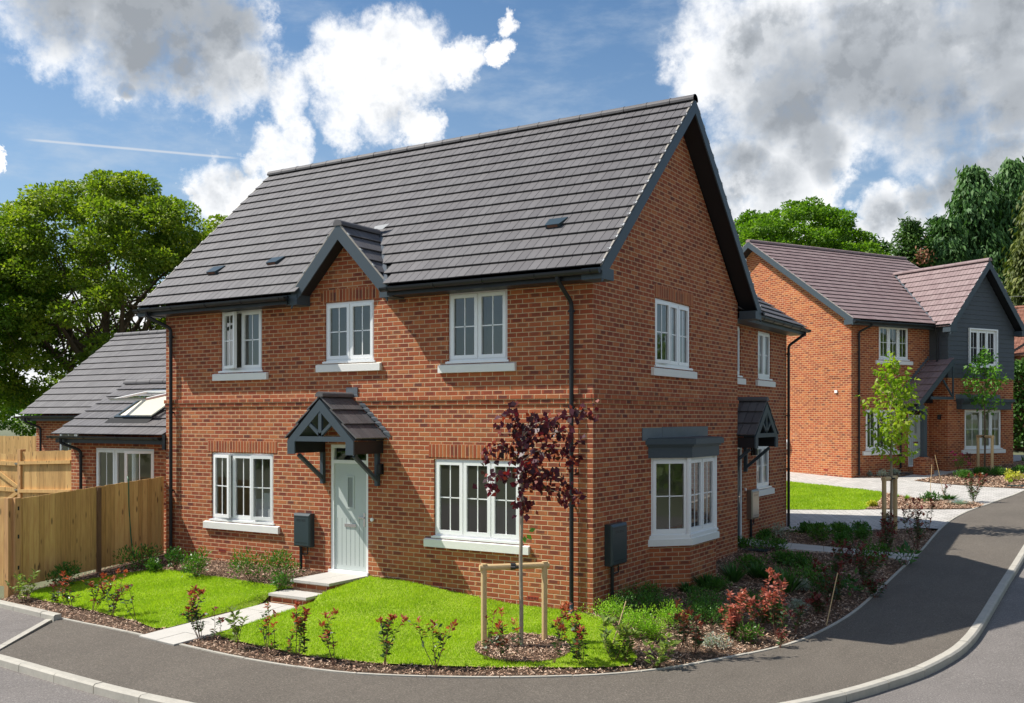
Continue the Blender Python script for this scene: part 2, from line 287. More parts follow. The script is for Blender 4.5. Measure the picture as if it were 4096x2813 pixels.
# ---------------------------------------------------------------- mesh helpers
COL = scn.collection
def tag(o, label=None, cat=None, group=None, kind=None):
    if label: o['label'] = label
    if cat: o['category'] = cat
    if group: o['group'] = group
    if kind: o['kind'] = kind
    return o
def empty(name, loc=(0, 0, 0), rz=0, label=None, cat=None, group=None):
    o = bpy.data.objects.new(name, None); COL.objects.link(o); o.location = loc; o.rotation_euler = (0, 0, rz); o.empty_display_size = .2
    return tag(o, label, cat, group)
V3 = Vector
class MB:
    def __init__(s): s.v = []; s.f = []
    def poly(s, pts):
        i = len(s.v); s.v += [tuple(p) for p in pts]; s.f.append(tuple(range(i, i + len(pts))))
    def hull8(s, a):                                     # a: 8 corner points, bottom 4 then top 4
        i = len(s.v); s.v += [tuple(p) for p in a]
        s.f += [(i, i+3, i+2, i+1), (i+4, i+5, i+6, i+7)] + [(i+k, i+(k+1) % 4, i+4+(k+1) % 4, i+4+k) for k in range(4)]
    def box(s, x0, x1, y0, y1, z0, z1): s.hull8([(x0, y0, z0), (x1, y0, z0), (x1, y1, z0), (x0, y1, z0), (x0, y0, z1), (x1, y0, z1), (x1, y1, z1), (x0, y1, z1)])
    def beam(s, a, b, w, h, up=(0, 0, 1)):               # rectangular bar from a to b
        a = V3(a); b = V3(b); d = (b - a).normalized(); r = d.cross(V3(up)).normalized() * w / 2; u = r.cross(d).normalized() * h / 2
        s.hull8([a - r - u, a + r - u, b + r - u, b - r - u, a - r + u, a + r + u, b + r + u, b - r + u])
    def tube(s, pts, r, seg=8, cap=True):
        pts = [V3(p) for p in pts]; rs = r if isinstance(r, (list, tuple)) else [r] * len(pts); base = len(s.v)
        ref = None
        for k, p in enumerate(pts):
            d = (pts[min(k+1, len(pts)-1)] - pts[max(k-1, 0)]).normalized()
            if ref is None: ref = d.orthogonal().normalized()
            a = (ref - d * ref.dot(d)).normalized(); ref = a; c = d.cross(a)
            for j in range(seg):
                t = 2 * math.pi * j / seg; s.v.append(tuple(p + (a * math.cos(t) + c * math.sin(t)) * rs[k]))
        for k in range(len(pts) - 1):
            for j in range(seg):
                q = base + k * seg; s.f.append((q + j, q + (j+1) % seg, q + seg + (j+1) % seg, q + seg + j))
        if cap:
            s.f.append(tuple(base + j for j in reversed(range(seg)))); q = base + (len(pts)-1) * seg; s.f.append(tuple(q + j for j in range(seg)))
    def sweep(s, prof, a, b, up=(0, 0, 1), close=True):  # prof: list of (side, up) swept from a to b
        a = V3(a); b = V3(b); d = (b - a).normalized(); r = d.cross(V3(up)).normalized(); u = r.cross(d)
        i = len(s.v); n = len(prof)
        for p in (a, b): s.v += [tuple(p + r * q[0] + u * q[1]) for q in prof]
        for k in range(n if close else n - 1): s.f.append((i + k, i + (k+1) % n, i + n + (k+1) % n, i + n + k))
        if close: s.f.append(tuple(i + k for k in reversed(range(n)))); s.f.append(tuple(i + n + k for k in range(n)))
    def lathe(s, c, prof, seg=12):
        i = len(s.v); n = len(prof)
        for k in range(seg):
            t = 2 * math.pi * k / seg
            for r, z in prof: s.v.append((c[0] + r * math.cos(t), c[1] + r * math.sin(t), c[2] + z))
        for k in range(seg):
            for j in range(n - 1): a = i + k * n + j; b = i + ((k+1) % seg) * n + j; s.f.append((a, b, b + 1, a + 1))
    def build(s, name, m, parent=None, smooth=False, label=None, uv=True):
        me = bpy.data.meshes.new(name); me.from_pydata(s.v, [], s.f); me.materials.append(M[m])
        if uv and s.f:
            ul = me.uv_layers.new(name='UVMap'); nl = len(me.loops)
            co = np.array(s.v, dtype=float); li = np.empty(nl, dtype=np.int32); me.loops.foreach_get('vertex_index', li)
            pn = np.empty(len(me.polygons) * 3); me.polygons.foreach_get('normal', pn); pn = pn.reshape(-1, 3)
            lt = np.empty(len(me.polygons), dtype=np.int32); me.polygons.foreach_get('loop_total', lt)
            n = np.repeat(pn, lt, axis=0); t = np.stack([-n[:, 1], n[:, 0], n[:, 2] * 0], 1); ln = np.linalg.norm(t, axis=1)
            t[ln < .02] = (1, 0, 0); t /= np.maximum(np.linalg.norm(t, axis=1), 1e-9)[:, None]
            b = np.cross(n, t); p = co[li]; ul.data.foreach_set('uv', np.stack([(p * t).sum(1), (p * b).sum(1)], 1).astype(np.float32).ravel())
        if smooth: me.polygons.foreach_set('use_smooth', [True] * len(me.polygons))
        me.update(); o = bpy.data.objects.new(name, me); COL.objects.link(o)
        if parent: o.parent = parent
        return tag(o, label)
def fastmesh(name, verts, quads, m, parent=None):
    me = bpy.data.meshes.new(name); nq = len(quads); k = quads.shape[1]
    me.vertices.add(len(verts)); me.vertices.foreach_set('co', verts.astype(np.float32).ravel())
    me.loops.add(nq * k); me.loops.foreach_set('vertex_index', quads.astype(np.int32).ravel())
    me.polygons.add(nq); me.polygons.foreach_set('loop_start', np.arange(0, nq * k, k, dtype=np.int32)); me.polygons.foreach_set('loop_total', np.full(nq, k, dtype=np.int32))
    me.update(calc_edges=True); me.materials.append(M[m]); o = bpy.data.objects.new(name, me); COL.objects.link(o)
    if parent: o.parent = parent
    return o
def nrm(a): return a / np.maximum(np.linalg.norm(a, axis=1), 1e-9)[:, None]
def leaves(name, pos, tan, nor, Ln, Wd, m, parent=None, fold=.25):
    n = len(pos); t = nrm(tan); s = nrm(np.cross(nor, t)); nn = np.cross(t, s)
    Ln = np.broadcast_to(Ln, n)[:, None]; Wd = np.broadcast_to(Wd, n)[:, None]
    mid = pos + t * Ln * .45
    v = np.stack([pos, mid - s * Wd / 2 + nn * Wd * fold, pos + t * Ln - nn * Ln * .08, mid + s * Wd / 2 + nn * Wd * fold], 1).reshape(-1, 3)
    return fastmesh(name, v, np.arange(n * 4).reshape(n, 4), m, parent)
def rdir(n): return nrm(rng.normal(size=(n, 3)))
# ---------------------------------------------------------------- terrain
def F(y): y = np.asarray(y, float); return -.25 + .055 * np.log1p(np.exp(1.2 * (np.minimum(y, 45) - 1))) / 1.2
A = [(-16,-3.2),(-9.51,-3.53),(-7.56,-3.73),(-5.78,-3.83),(-4.5,-3.96),(-3.5,-4.05),(-2.8,-4.06),(-2.16,-4.03),(-1.58,-3.96),(-1.04,-3.8),(-0.29,-3.46),(0.33,-3.1),(0.96,-2.64),(1.45,-2.18),(1.88,-1.6),(2.14,-1.1),(2.42,-.5),(2.7,.15),(2.9,.8),(3.03,1.6),(3.13,2.6),(3.16,3.5),(3.16,5),(3.15,6.56),(3.16,8.0),(3.13,9.4),(3.07,11.0),(3.05,12.6),(3.12,14.0),(3.27,15.2),(3.47,16.2),(3.69,17.34),(3.89,18.41),(4.1,19.76),(4.35,21.5),(4.9,25),(6,32)]
KB = [(-16,-5.35),(-9,-5.5),(-6.12,-5.6),(-5.38,-5.65),(-4.42,-5.73),(-3.42,-5.79),(-2.4,-5.8),(-1.2,-5.72),(0,-5.42),(1.1,-4.95),(2.1,-4.3),(2.9,-3.45),(3.45,-2.5),(3.79,-1.86),(4.09,-1.17),(4.29,-.6),(4.49,0),(4.61,.5),(4.75,1.25),(4.82,1.92),(4.85,2.6),(4.86,3.95),(4.87,6.42),(4.89,8.2),(4.9,10.25),(4.92,13),(5.0,16),(5.2,19),(5.55,22),(6.1,26),(7,32)]
def smooth(c, n=4):
    c = np.array(c, float)
    P = np.vstack([2 * c[0] - c[1], c, 2 * c[-1] - c[-2]]); out = []
    for i in range(1, len(P) - 2):
        for k in range(n):
            t = k / n; p0, p1, p2, p3 = P[i-1:i+3]
            out.append(.5 * (2 * p1 + (p2 - p0) * t + (2*p0 - 5*p1 + 4*p2 - p3) * t * t + (3*p1 - p0 - 3*p2 + p3) * t ** 3))
    return np.array(out + [c[-1]])
AS = smooth(A); KS = smooth(KB); An = np.array(A)
def sm(a, b, x): t = np.clip((x - a) / (b - a), 0, 1); return t * t * (3 - 2 * t)
def H(x, y):
    x = np.atleast_1d(np.asarray(x, float)); y = np.atleast_1d(np.asarray(y, float))
    f = F(y); a = An[:-1]; ab = An[1:] - a; p = np.stack([x, y], 1)[:, None, :]
    t = np.clip(((p - a) * ab).sum(2) / (ab ** 2).sum(1), 0, 1); dA = np.sqrt(((p - a - ab * t[:, :, None]) ** 2).sum(2)).min(1)
    dx = np.maximum(np.maximum(-13.3 - x, 0), x); dy = np.maximum(np.maximum(-y, 0), y - 10.9); b = np.sqrt(dx * dx + dy * dy)
    W = .2 * (1 - sm(-4.2, -1, x)); W = np.where(y > 0, np.maximum(W * (1 - sm(0, 3, y)), .02 + .03 * y), W); W = np.where(y > 10, f, W)
    inside = (y > An[0][1] * 0 - 4.3)
    z = np.where((y < 16) & inside, f + (W - f) * dA / (dA + b + 1e-6), f)
    t = np.clip((-1.56 - y) / 2.39, 0, 1); zp = -.095 - .145 * t; xc = -4.69 - .22 * t                     # the slab path is sunk between the lawns
    mk = sm(.60, .47, np.abs(x - xc)) * sm(-1.35, -1.5, y) * sm(-4.3, -4.0, y)
    return z * (1 - mk) + np.minimum(z, zp) * mk
def h(x, y): return float(H(x, y)[0])
def inpoly(x, y, P):
    P = np.asarray(P); r = np.zeros(len(x), bool); j = len(P) - 1
    for i in range(len(P)):
        xi, yi = P[i]; xj, yj = P[j]
        c = ((yi > y) != (yj > y)) & (x < (xj - xi) * (y - yi) / (yj - yi + 1e-12) + xi); r ^= c; j = i
    return r
def sheet(name, poly, step, off, m, hf=None, kind='structure', label=None):
    P = []; poly = [tuple(p) for p in poly]
    for i in range(len(poly)):
        a = np.array(poly[i]); b = np.array(poly[(i+1) % len(poly)]); n = max(1, int(np.linalg.norm(b - a) / step))
        P += [tuple(a + (b - a) * k / n) for k in range(n)]
    nb = len(P); pa = np.array(P); xs = np.arange(pa[:, 0].min(), pa[:, 0].max(), step); ys = np.arange(pa[:, 1].min(), pa[:, 1].max(), step)
    X, Y = np.meshgrid(xs, ys); X = X.ravel() + .01; Y = Y.ravel() + .013; k = inpoly(X, Y, pa); X = X[k]; Y = Y[k]
    pts = [Vector(p) for p in P] + [Vector((a, b)) for a, b in zip(X, Y)]
    vo, eo, fo, *_ = delaunay_2d_cdt(pts, [(i, (i+1) % nb) for i in range(nb)], [], 1, 1e-5)
    xy = np.array([(v.x, v.y) for v in vo]); hh = (F(xy[:, 1]) if hf is F else H(xy[:, 0], xy[:, 1])) + off
    mb = MB(); mb.v = [(x, y, z) for (x, y), z in zip(xy, hh)]
    for f in fo:
        a, b, c = [Vector(xy[i]) for i in f[:3]]
        mb.f.append(tuple(f) if (b - a).cross(c - a) > 0 else tuple(reversed(f)))
    o = mb.build(name, m); return tag(o, label, None, None, kind)
def offs(C, d):                                            # offset a polyline to its right by d
    C = np.asarray(C); t = np.gradient(C, axis=0); t /= np.linalg.norm(t, axis=1)[:, None]; return C + np.stack([t[:, 1], -t[:, 0]], 1) * d
# ---------------------------------------------------------------- ground, road, pavement
def far_ground():
    xs = np.concatenate([[-900, -500, -300, -160, -100, -70], np.arange(-50, 41, 1.5), [60, 90, 150, 300, 500, 900]]); ys = np.concatenate([[-400, -200, -100, -60, -40], np.arange(-25, 70, 1.5), [90, 120, 200, 400, 900]])
    X, Y = np.meshgrid(xs, ys); Z = H(X.ravel(), Y.ravel()).reshape(X.shape) - .32
    Z = Z + .2 * sm(34, 36, Y)
    mb = MB(); nx = len(xs); mb.v = list(zip(X.ravel(), Y.ravel(), Z.ravel()))
    mb.f = [(j*nx+i, j*nx+i+1, (j+1)*nx+i+1, (j+1)*nx+i) for j in range(len(ys)-1) for i in range(nx-1)]
    return tag(mb.build('ground', 'meadow'), kind='structure')
far_ground()
KO = offs(KS, .125)
fo = [tuple(p) for p in KO]
sheet('road', fo + [(16, 32), (16, -18), (-30, -18), (-30, -5.5)], 1.0, -.105, 'road', F)
fa = [tuple(p) for p in AS if p[0] > -7.3 or p[1] > 0]
sheet('pavement', [(-7.56, -3.73)] + fa + [tuple(p) for p in KS[::-1] if not (p[0] < -6.12)] + [(-6.17, -5.58)], .4, .004, 'footway', F)
sheet('road_apron', [(-16, -3.25), (-9.5, -3.58), (-7.66, -3.76), (-6.27, -5.56), (-9, -5.48), (-16, -5.33)], .5, 0, 'road', F)
def strip(name, C, w, z0, z1, m, seg=None, gap=.012, chamfer=0, s0=0):
    """kerb stones or edgings along polyline C, w wide to its right"""
    C = np.asarray(C); s = np.concatenate([[0], np.cumsum(np.linalg.norm(np.diff(C, axis=0), axis=1))]); O = offs(C, w)
    at = lambda Q, t: np.array([np.interp(t, s, Q[:, 0]), np.interp(t, s, Q[:, 1])])
    mb = MB(); t = s0
    while t < s[-1] - .05:
        e = min(t + seg, s[-1]); k = max(1, int((e - t) / .3)); jit = random.uniform(-.003, .003)
        ts = np.linspace(t + gap / 2, e - gap / 2, k + 1); base = len(mb.v)
        for q in ts:
            a = at(C, q); b = at(O, q); za = float(F(a[1])); c = chamfer
            m1 = b + (a - b) * (c * 1.2 / w)
            mb.v += [(a[0], a[1], za + z0), (a[0], a[1], za + z1 + jit), (m1[0], m1[1], za + z1 + jit), (b[0], b[1], za + z1 - c + jit), (b[0], b[1], za + z0)]
        for i in range(k):
            for j in range(4): q = base + i * 5 + j; mb.f.append((q, q + 1, q + 6, q + 5))
        mb.f.append(tuple(base + j for j in range(5))); mb.f.append(tuple(base + k * 5 + j for j in reversed(range(5)))); t = e
    return tag(mb.build(name, m), kind='structure')
strip('kerb', KS, .125, -.2, .008, 'kerb', .86, chamfer=.022, s0=.35)
strip('edging_strip', [p for p in AS if p[0] > -7.6 or p[1] > 0], -.05, -.1, .018, 'kerb', .9)
strip('kerb_strip', [(-16, -3.2), (-9.51, -3.53), (-7.5, -3.73)], .125, -.1, .09, 'kerb', .9, chamfer=.02)
strip('divider_strip', [(-7.62, -3.80), (-6.20, -5.6)], .10, -.1, .012, 'kerb', .9)
# garden, lawns, drives, paths
BED = [tuple(p) for p in offs(AS, -.05) if (p[0] > -9.9 or p[1] > 0) and p[1] < 11.5] + [(2.55, 11.8), (1.89, 11.18), (.83, 10.62), (-.03, 9.84), (-.36, 9.6), (-.36, .3), (-9.9, .3), (-9.9, -3.4)]
sheet('flower_bed', BED, .25, -.012, 'soil')
def cat(c, n=3): return [tuple(p) for p in smooth(list(c) + [c[0]], n)][:-1]
LAWN1 = cat([(-9.41,-3.07),(-9.72,-2.75),(-9.62,-2.41),(-9.33,-1.8),(-9.04,-1.34),(-8.75,-1.02),(-8.33,-.96),(-7.82,-.97),(-7.16,-1.02),(-6.38,-1.03),(-5.74,-1.10),(-5.28,-1.26)]) 
LAWN1 = [p for p in LAWN1 if not (-9.2 < p[0] < -5.6 and p[1] < -1.6)] + [(-5.16, -1.85), (-5.24,-2.4),(-5.30,-3.0),(-5.35,-3.42),(-5.5,-3.54),(-6.14,-3.39),(-7.01,-3.29),(-7.92,-3.2),(-8.72,-3.14)]
LAWN2 = [(-4.38,-3.36),(-4.30,-2.4),(-4.24,-1.65),(-4.3,-1.53),(-4.33,-1.05),(-4.32,-.59),(-4.28,-.06),(-3.74,-.05),(-2.22,-.05),(-1.0,-.05),(-.2,-.06),(.2,-.16),(.48,-.34),(.8,-.75),(1.11,-1.12),(1.4,-1.46),(1.46,-1.75),(1.25,-2.02),(.9,-2.27),(.59,-2.47),(-.02,-2.85),(-.45,-3.05),(-1.34,-3.42),(-2.35,-3.6),(-3.18,-3.58),(-3.84,-3.53),(-4.25,-3.46)]
LAWN3 = [(-9,18.5),(-3.12,20.17),(-1.34,19.17),(0.2,18.35),(0.42,18.1),(0.62,17.29),(0.74,16.11),(0.78,14.96),(0.74,14.4),(.6,14.25),(-1.17,13.66),(-9,11.9)]
BED3 = [(0.42,18.1),(0.95,17.57),(1.5,17.1),(2.15,16.9),(2.62,16.95),(3.27,16.58),(3.44,16.3),(3.39,15.75),(3.15,15.35),(2.6,15.1),(0.74,14.4),(0.78,14.96),(.74,16.11),(.62,17.29)]
DRIVE = [(-14,10.95),(-.36,10.95),(-.36,9.62),(-.03,9.86),(0.83,10.64),(1.89,11.2),(2.55,11.82)] + [tuple(p) for p in offs(AS, -.05) if 11.6 < p[1]] + [(-14, 32)]
sheet('driveway', DRIVE, .4, .002, 'paver')
tag(sheet('lawn_ground', LAWN1, .2, .012, 'lawnbase'), kind='structure'); tag(sheet('lawn_ground', LAWN2, .2, .012, 'lawnbase'), kind='structure'); sheet('lawn_ground', LAWN3, .5, .012, 'lawnbase')
sheet('flower_bed', BED3, .4, .010, 'soil')
BEDH = [(-1.3,21.85),(-.61,22.06),(-.02,22.2),(.35,23.6),(.85,25.4),(.7,26.6),(-.6,26.0),(-1.3,24.6)]
BED4 = [(.71,21.57),(1.1,22.9),(1.47,24.08),(1.7,24.6),(2.0,26.3),(3.6,30.5),(5.6,30),(4.3,23.5),(4.06,20.3),(3.2,20.4),(2.38,20.63),(1.5,20.96)]
sheet('flower_bed', BEDH, .4, .012, 'soil'); sheet('flower_bed', BED4, .5, .012, 'soil')
MUL = [(-.06 + .66 * math.cos(t), -1.93 + .62 * math.sin(t)) for t in np.linspace(0, 2 * math.pi, 33)[:-1]]
sheet('tree_pit', MUL, .15, .020, 'soil')
def slabs(name, polyfn, n, m, rows, off=.006, th=.05, kind='structure'):
    mb = MB()
    for i in range(n):
        for a0, a1 in rows:
            q = [polyfn(i / n, a0), polyfn((i + 1) / n, a0), polyfn((i + 1) / n, a1), polyfn(i / n, a1)]
            c = np.mean(q, axis=0); q = [c + (np.array(p) - c) * .985 for p in q]; dz = random.uniform(-.003, .003)
            zs = [h(*p) + off + dz for p in q]
            mb.hull8([(p[0], p[1], z - th) for p, z in zip(q, zs)][::-1] + [(p[0], p[1], z) for p, z in zip(q, zs)][::-1])
    return tag(mb.build(name, m), kind=kind)
def p1(t, a): x0 = -5.13 - .22 * t; y = -1.60 - t * 2.34; return (x0 + a * .88, y - a * .10 * t)
slabs('path', p1, 5, 'slab', [(0, .5), (.5, 1)], .020)
sheet('path_joint', [p1(0, 0), p1(1, 0), p1(1, 1), p1(0, 1)], .2, .008, 'slabjoint')
PU = [(-.36,8.02),(0,8.0),(.44,7.98),(1.3,8.06),(2.01,8.10),(2.6,8.16),(3.11,8.25)]; PLo = [(-.36,7.2),(.1,7.2),(.6,7.22),(1.48,7.42),(2.0,7.5),(2.6,7.52),(3.11,7.52)]
PUa, PLa = np.array(PU), np.array(PLo)
def p2(t, a):
    k = t * 6; f = lambda Q: np.array([np.interp(k, range(7), Q[:, 0]), np.interp(k, range(7), Q[:, 1])]); return tuple(f(PLa) * (1 - a) + f(PUa) * a)
slabs('path', p2, 8, 'slab', [(0, .5), (.5, 1)], .022)
PH = np.array([(.9,21.6),(1.3,24.2),(1.1,27.2)]); 
# front steps: brick risers under slabs
st = empty('front_steps', (-4.78, 0, 0), 0, 'two slab topped brick steps up to the pale green front door', 'steps')
for (x0, x1, y0, y1, z1) in ((-.46, .42, -1.0, -.012, .205), (-.40, .44, -1.56, -1.0, .06)):
    mb = MB(); mb.box(x0 + .03, x1 - .03, y0 + .03, y1, -.4, z1 - .042); mb.build('riser', 'brick', st)
    mb = MB(); n = 2; 
    for i in range(n):
        for j in range(max(1, round((y1 - y0) / .5))):
            w = (x1 - x0) / n; dd = (y1 - y0) / max(1, round((y1 - y0) / .5)); mb.box(x0 + i*w + .003, x0 + (i+1)*w - .003, y0 + j*dd + .003, y0 + (j+1)*dd - .003, z1 - .042, z1 + random.uniform(-.001, .001))
    mb.build('tread', 'slab', st)
# ---------------------------------------------------------------- building helpers
class Fr:                                                  # wall frame: o origin, t along wall, n outward
    def __init__(s, o, t, n): s.o = V3(o); s.t = V3(t); s.n = V3(n)
    def p(s, u, w, z): return s.o + s.t * u + s.n * w + V3((0, 0, z))
    def box(s, mb, u0, u1, w0, w1, z0, z1):
        a = [s.p(u0, w0, z0), s.p(u1, w0, z0), s.p(u1, w1, z0), s.p(u0, w1, z0)]; b = [q + V3((0, 0, z1 - z0)) for q in a]
        if s.t.cross(s.n).z > 0: mb.hull8(a + b)
        else: mb.hull8(a[::-1] + b[::-1])
    def quad(s, mb, pts):
        q = [s.p(*x) for x in pts]; nn = (q[1] - q[0]).cross(q[2] - q[0])
        mb.poly(q if nn.dot(s.n) > 0 else q[::-1])
def wall(mb, fr, u0, u1, z0, z1, holes=(), dep=.1, top=None):
    us = sorted({u0, u1, *[q for hh in holes for q in hh[:2]]}); zs = sorted({z0, z1, *[q for hh in holes for q in hh[2:4]]})
    for i in range(len(us) - 1):
        for j in range(len(zs) - 1):
            a, b, c, d = us[i], us[i+1], zs[j], zs[j+1]; mu, mz = (a + b) / 2, (c + d) / 2
            if any(hh[0] < mu < hh[1] and hh[2] < mz < hh[3] for hh in holes): continue
            fr.quad(mb, [(a, 0, c), (b, 0, c), (b, 0, d), (a, 0, d)])
    for a, b, c, d in holes:
        for q in ([(a,0,c),(a,-dep,c),(a,-dep,d),(a,0,d)], [(b,0,c),(b,0,d),(b,-dep,d),(b,-dep,c)], [(a,0,d),(a,-dep,d),(b,-dep,d),(b,0,d)], [(a,0,c),(b,0,c),(b,-dep,c),(a,-dep,c)]):
            mb.poly([fr.p(*x) for x in q])
    if top: fr.quad(mb, [(u, 0, z) for u, z in top])
def room(mb, fr, u0, u1, z0, z1, depth=1.7, pad=.35, w0=-.102):
    a, b, c, d = u0 - pad, u1 + pad, z0 - pad * .8, z1 + .12
    P = lambda u, w, z: fr.p(u, w, z); e = w0 - depth
    for q in ([(a,e,c),(b,e,c),(b,e,d),(a,e,d)], [(a,w0,c),(a,e,c),(a,e,d),(a,w0,d)], [(b,w0,c),(b,w0,d),(b,e,d),(b,e,c)], [(a,w0,d),(a,e,d),(b,e,d),(b,w0,d)], [(a,w0,c),(b,w0,c),(b,e,c),(a,e,c)],
              [(a,w0,c),(u0,w0,c),(u0,w0,d),(a,w0,d)], [(u1,w0,c),(b,w0,c),(b,w0,d),(u1,w0,d)], [(u0,w0,c),(u1,w0,c),(u1,w0,z0),(u0,w0,z0)], [(u0,w0,z1),(u1,w0,z1),(u1,w0,d),(u0,w0,d)]): mb.poly([P(*x) for x in q])
def window(root, fr, x0, x1, z0, z1, lights, sill=True, opens={}, vents=(), sillx=.17, label=None, hdrop=.075, dz=0):
    """white casement window; lights = relative widths; opens = {index: (angle, hinge)}"""
    fb = MB(); gl = MB(); bars = MB(); F_ = .052
    def ring(mb, P, a, b, c, d, wd, w0, w1):
        for q in ((a, b, c, c + wd), (a, b, d - wd, d), (a, a + wd, c + wd, d - wd), (b - wd, b, c + wd, d - wd)):
            s8 = [P(q[0], w0, q[2]), P(q[1], w0, q[2]), P(q[1], w1, q[2]), P(q[0], w1, q[2]), P(q[0], w0, q[3]), P(q[1], w0, q[3]), P(q[1], w1, q[3]), P(q[0], w1, q[3])]
            mb.hull8(s8)
    ring(fb, fr.p, x0 + .002, x1 - .002, z0 + .002, z1 - .002, F_, -.098, -.034)
    tot = sum(lights); x = x0 + F_ * .6; wid = x1 - x0 - F_ * 1.2; win = None; ops = []
    for i, l in enumerate(lights):
        w = wid * l / tot; a, b, c, d = x, x + w, z0 + F_ * .6, z1 - F_ * .6
        if i: fr.box(fb, a - .022, a + .022, -.097, -.036, c, d)
        def emit(P, sb, gb, bb, a=a, b=b, c=c, d=d):
            ring(sb, P, a + .012, b - .012, c + .008, d - .008, .058, -.075, -.018)
            A, B, C_, D = a + .062, b - .062, c + .058, d - .058
            gb.poly([P(A, -.05, C_), P(B, -.05, C_), P(B, -.05, D), P(A, -.05, D)])
            m = (A + B) / 2; k = (C_ + D) / 2
            for (p, q, r, s_) in ((m - .009, m + .009, C_, D), (A, B, k - .009, k + .009)):
                bb.hull8([P(p, -.055, r), P(q, -.055, r), P(q, -.044, r), P(p, -.044, r), P(p, -.055, s_), P(q, -.055, s_), P(q, -.044, s_), P(p, -.044, s_)])
        if i in opens:
            ang, hinge = opens[i]; hu = a + .012 if hinge == 'l' else b - .012
            def P(u, w, z, hu=hu, ang=ang, hinge=hinge):
                du = u - hu; dw = w + .03; cs, sn = math.cos(ang), math.sin(ang)
                if hinge == 't': zz = d - z; return fr.p(u, -.03 + zz * sn + dw * cs, d - zz * cs + dw * sn)
                if hinge == 'l': return fr.p(hu + du * cs - dw * sn, -.03 + abs(du) * sn + dw * cs, z)
                return fr.p(hu + du * cs + dw * sn, -.03 + abs(du) * sn + dw * cs, z)
            ops.append((P, emit))
        else: emit(fr.p, fb, gl, bars)
        if i in vents: fr.box(fb, a + .05, b - .05, -.02, -.004, d - .052, d - .028)
        x += w
    win = fb.build('window', 'upvc', root, label=label)
    for P, em in ops:
        sb = MB(); em(P, sb, gl, bars); sb.build('casement', 'upvc', win)
    gl.build('pane', 'glass', win); bars.build('glazing_bar', 'upvc', win)
    sb = MB(); fr.box(sb, x0 - .0, x1 + .0, -.1, .028, z0 - .034, z0 + .001); fr.box(sb, x0 - .035, x1 + .035, -.0, .03, z0 - .036, z0 - .006); sb.build('cill', 'upvc', win)
    if sill:
        s2 = MB(); t = z0 - .036
        i = len(s2.v); a, b = x0 - sillx, x1 + sillx
        pr = [(-.02, t - .15), (.058, t - .15), (.058, t - .028), (-.02, t - .008)]
        for u in (a, b): s2.v += [tuple(fr.p(u, w, z)) for w, z in pr]
        s2.f += [(i, i+1, i+5, i+4), (i+1, i+2, i+6, i+5), (i+2, i+3, i+7, i+6), (i, i+3, i+2, i+1), (i+4, i+5, i+6, i+7)]
        s2.build('sill', 'stone', win)
    return win
def lintel(root, fr, x0, x1, z0, z1=None):
    mb = MB(); z1 = z1 or z0 + .2175
    fr.box(mb, x0, x1, -.05, .004, z0, z1); o = mb.build('lintel', 'soldier', root)
    uv = o.data.uv_layers[0].data; n = len(uv); a = np.empty(n * 2, np.float32); uv.foreach_get('uv', a); a = a.reshape(-1, 2)
    a = np.stack([a[:, 1] - z0 + .0035, a[:, 0]], 1); uv.foreach_set('uv', a.ravel())
def tiles(mb, O, U, S, wid, ln, gauge=.31, tw=.33, skip=None, th=.017, lift=.036, jb=None):
    """interlocking flat tiles laid on the plane through O; U along the eaves, S up the slope"""
    O, U, S = V3(O), V3(U).normalized(), V3(S).normalized(); N = U.cross(S).normalized()
    if N.z < 0: N = -N
    n = max(1, round(ln / gauge)); g_ = ln / n
    for r in range(n):
        s0 = r * g_; s1 = s0 + g_ + .05; u = -(tw / 2 if r % 2 else 0)
        while u < wid - 1e-3:
            a, b = max(u, 0), min(u + tw, wid); u += tw
            if b - a < .02: continue
            c = O + U * (a + b) / 2 + S * (s0 + g_ / 2)
            if skip and skip(c): continue
            for (a2, b2) in ((a, (a + b) / 2), ((a + b) / 2, b)) if b - a > tw * .7 else ((a, b),):
                q = .0048; a3, b3 = a2 + q, b2 - q; l = lift + random.uniform(0, .003)
                lo = [O + U * a3 + S * s0 + N * l, O + U * b3 + S * s0 + N * l]
                up = [O + U * b3 + S * s1 + N * .002, O + U * a3 + S * s1 + N * .002]
                L0 = lo + up; T = [p + N * th for p in L0]; i = len(mb.v); mb.v += [tuple(p) for p in L0 + T]
                ok = (L0[1] - L0[0]).cross(L0[2] - L0[0]).dot(N) > 0
                fs = [(4, 5, 6, 7), (0, 1, 5, 4), (1, 2, 6, 5), (3, 0, 4, 7)]
                mb.f += [tuple(i + k for k in (f if ok else f[::-1])) for f in fs]
def roof(root, O, U, S, wid, ln, m='tile', gauge=.31, skip=None, name='roof_slope', under=None):
    mb = MB(); tiles(mb, O, U, S, wid, ln, gauge, skip=skip); o = mb.build(name, m, root)
    if under is not False:
        O, U, S = V3(O), V3(U).normalized(), V3(S).normalized(); N = U.cross(S).normalized(); N = N if N.z > 0 else -N
        ub = MB(); a = O + S * .05 - N * .002; q = [a + U * .02, a + U * (wid - .02), a + U * (wid - .02) + S * (ln - .05), a + U * .02 + S * (ln - .05)]
        if skip is None: ub.poly(q)
        else:
            k = max(2, int(wid / .15)); kk = max(2, int(ln / .15))
            for i in range(k):
                for j in range(kk):
                    c = O + U * (wid * (i + .5) / k) + S * (ln * (j + .5) / kk)
                    if skip(c): continue
                    b0 = a + U * (wid * i / k) + S * ((ln - .05) * j / kk); du = U * (wid / k); ds = S * ((ln - .05) / kk); ub.poly([b0, b0 + du, b0 + du + ds, b0 + ds])
        ub.build('underlay', 'tiledark', o, uv=False)
    return o
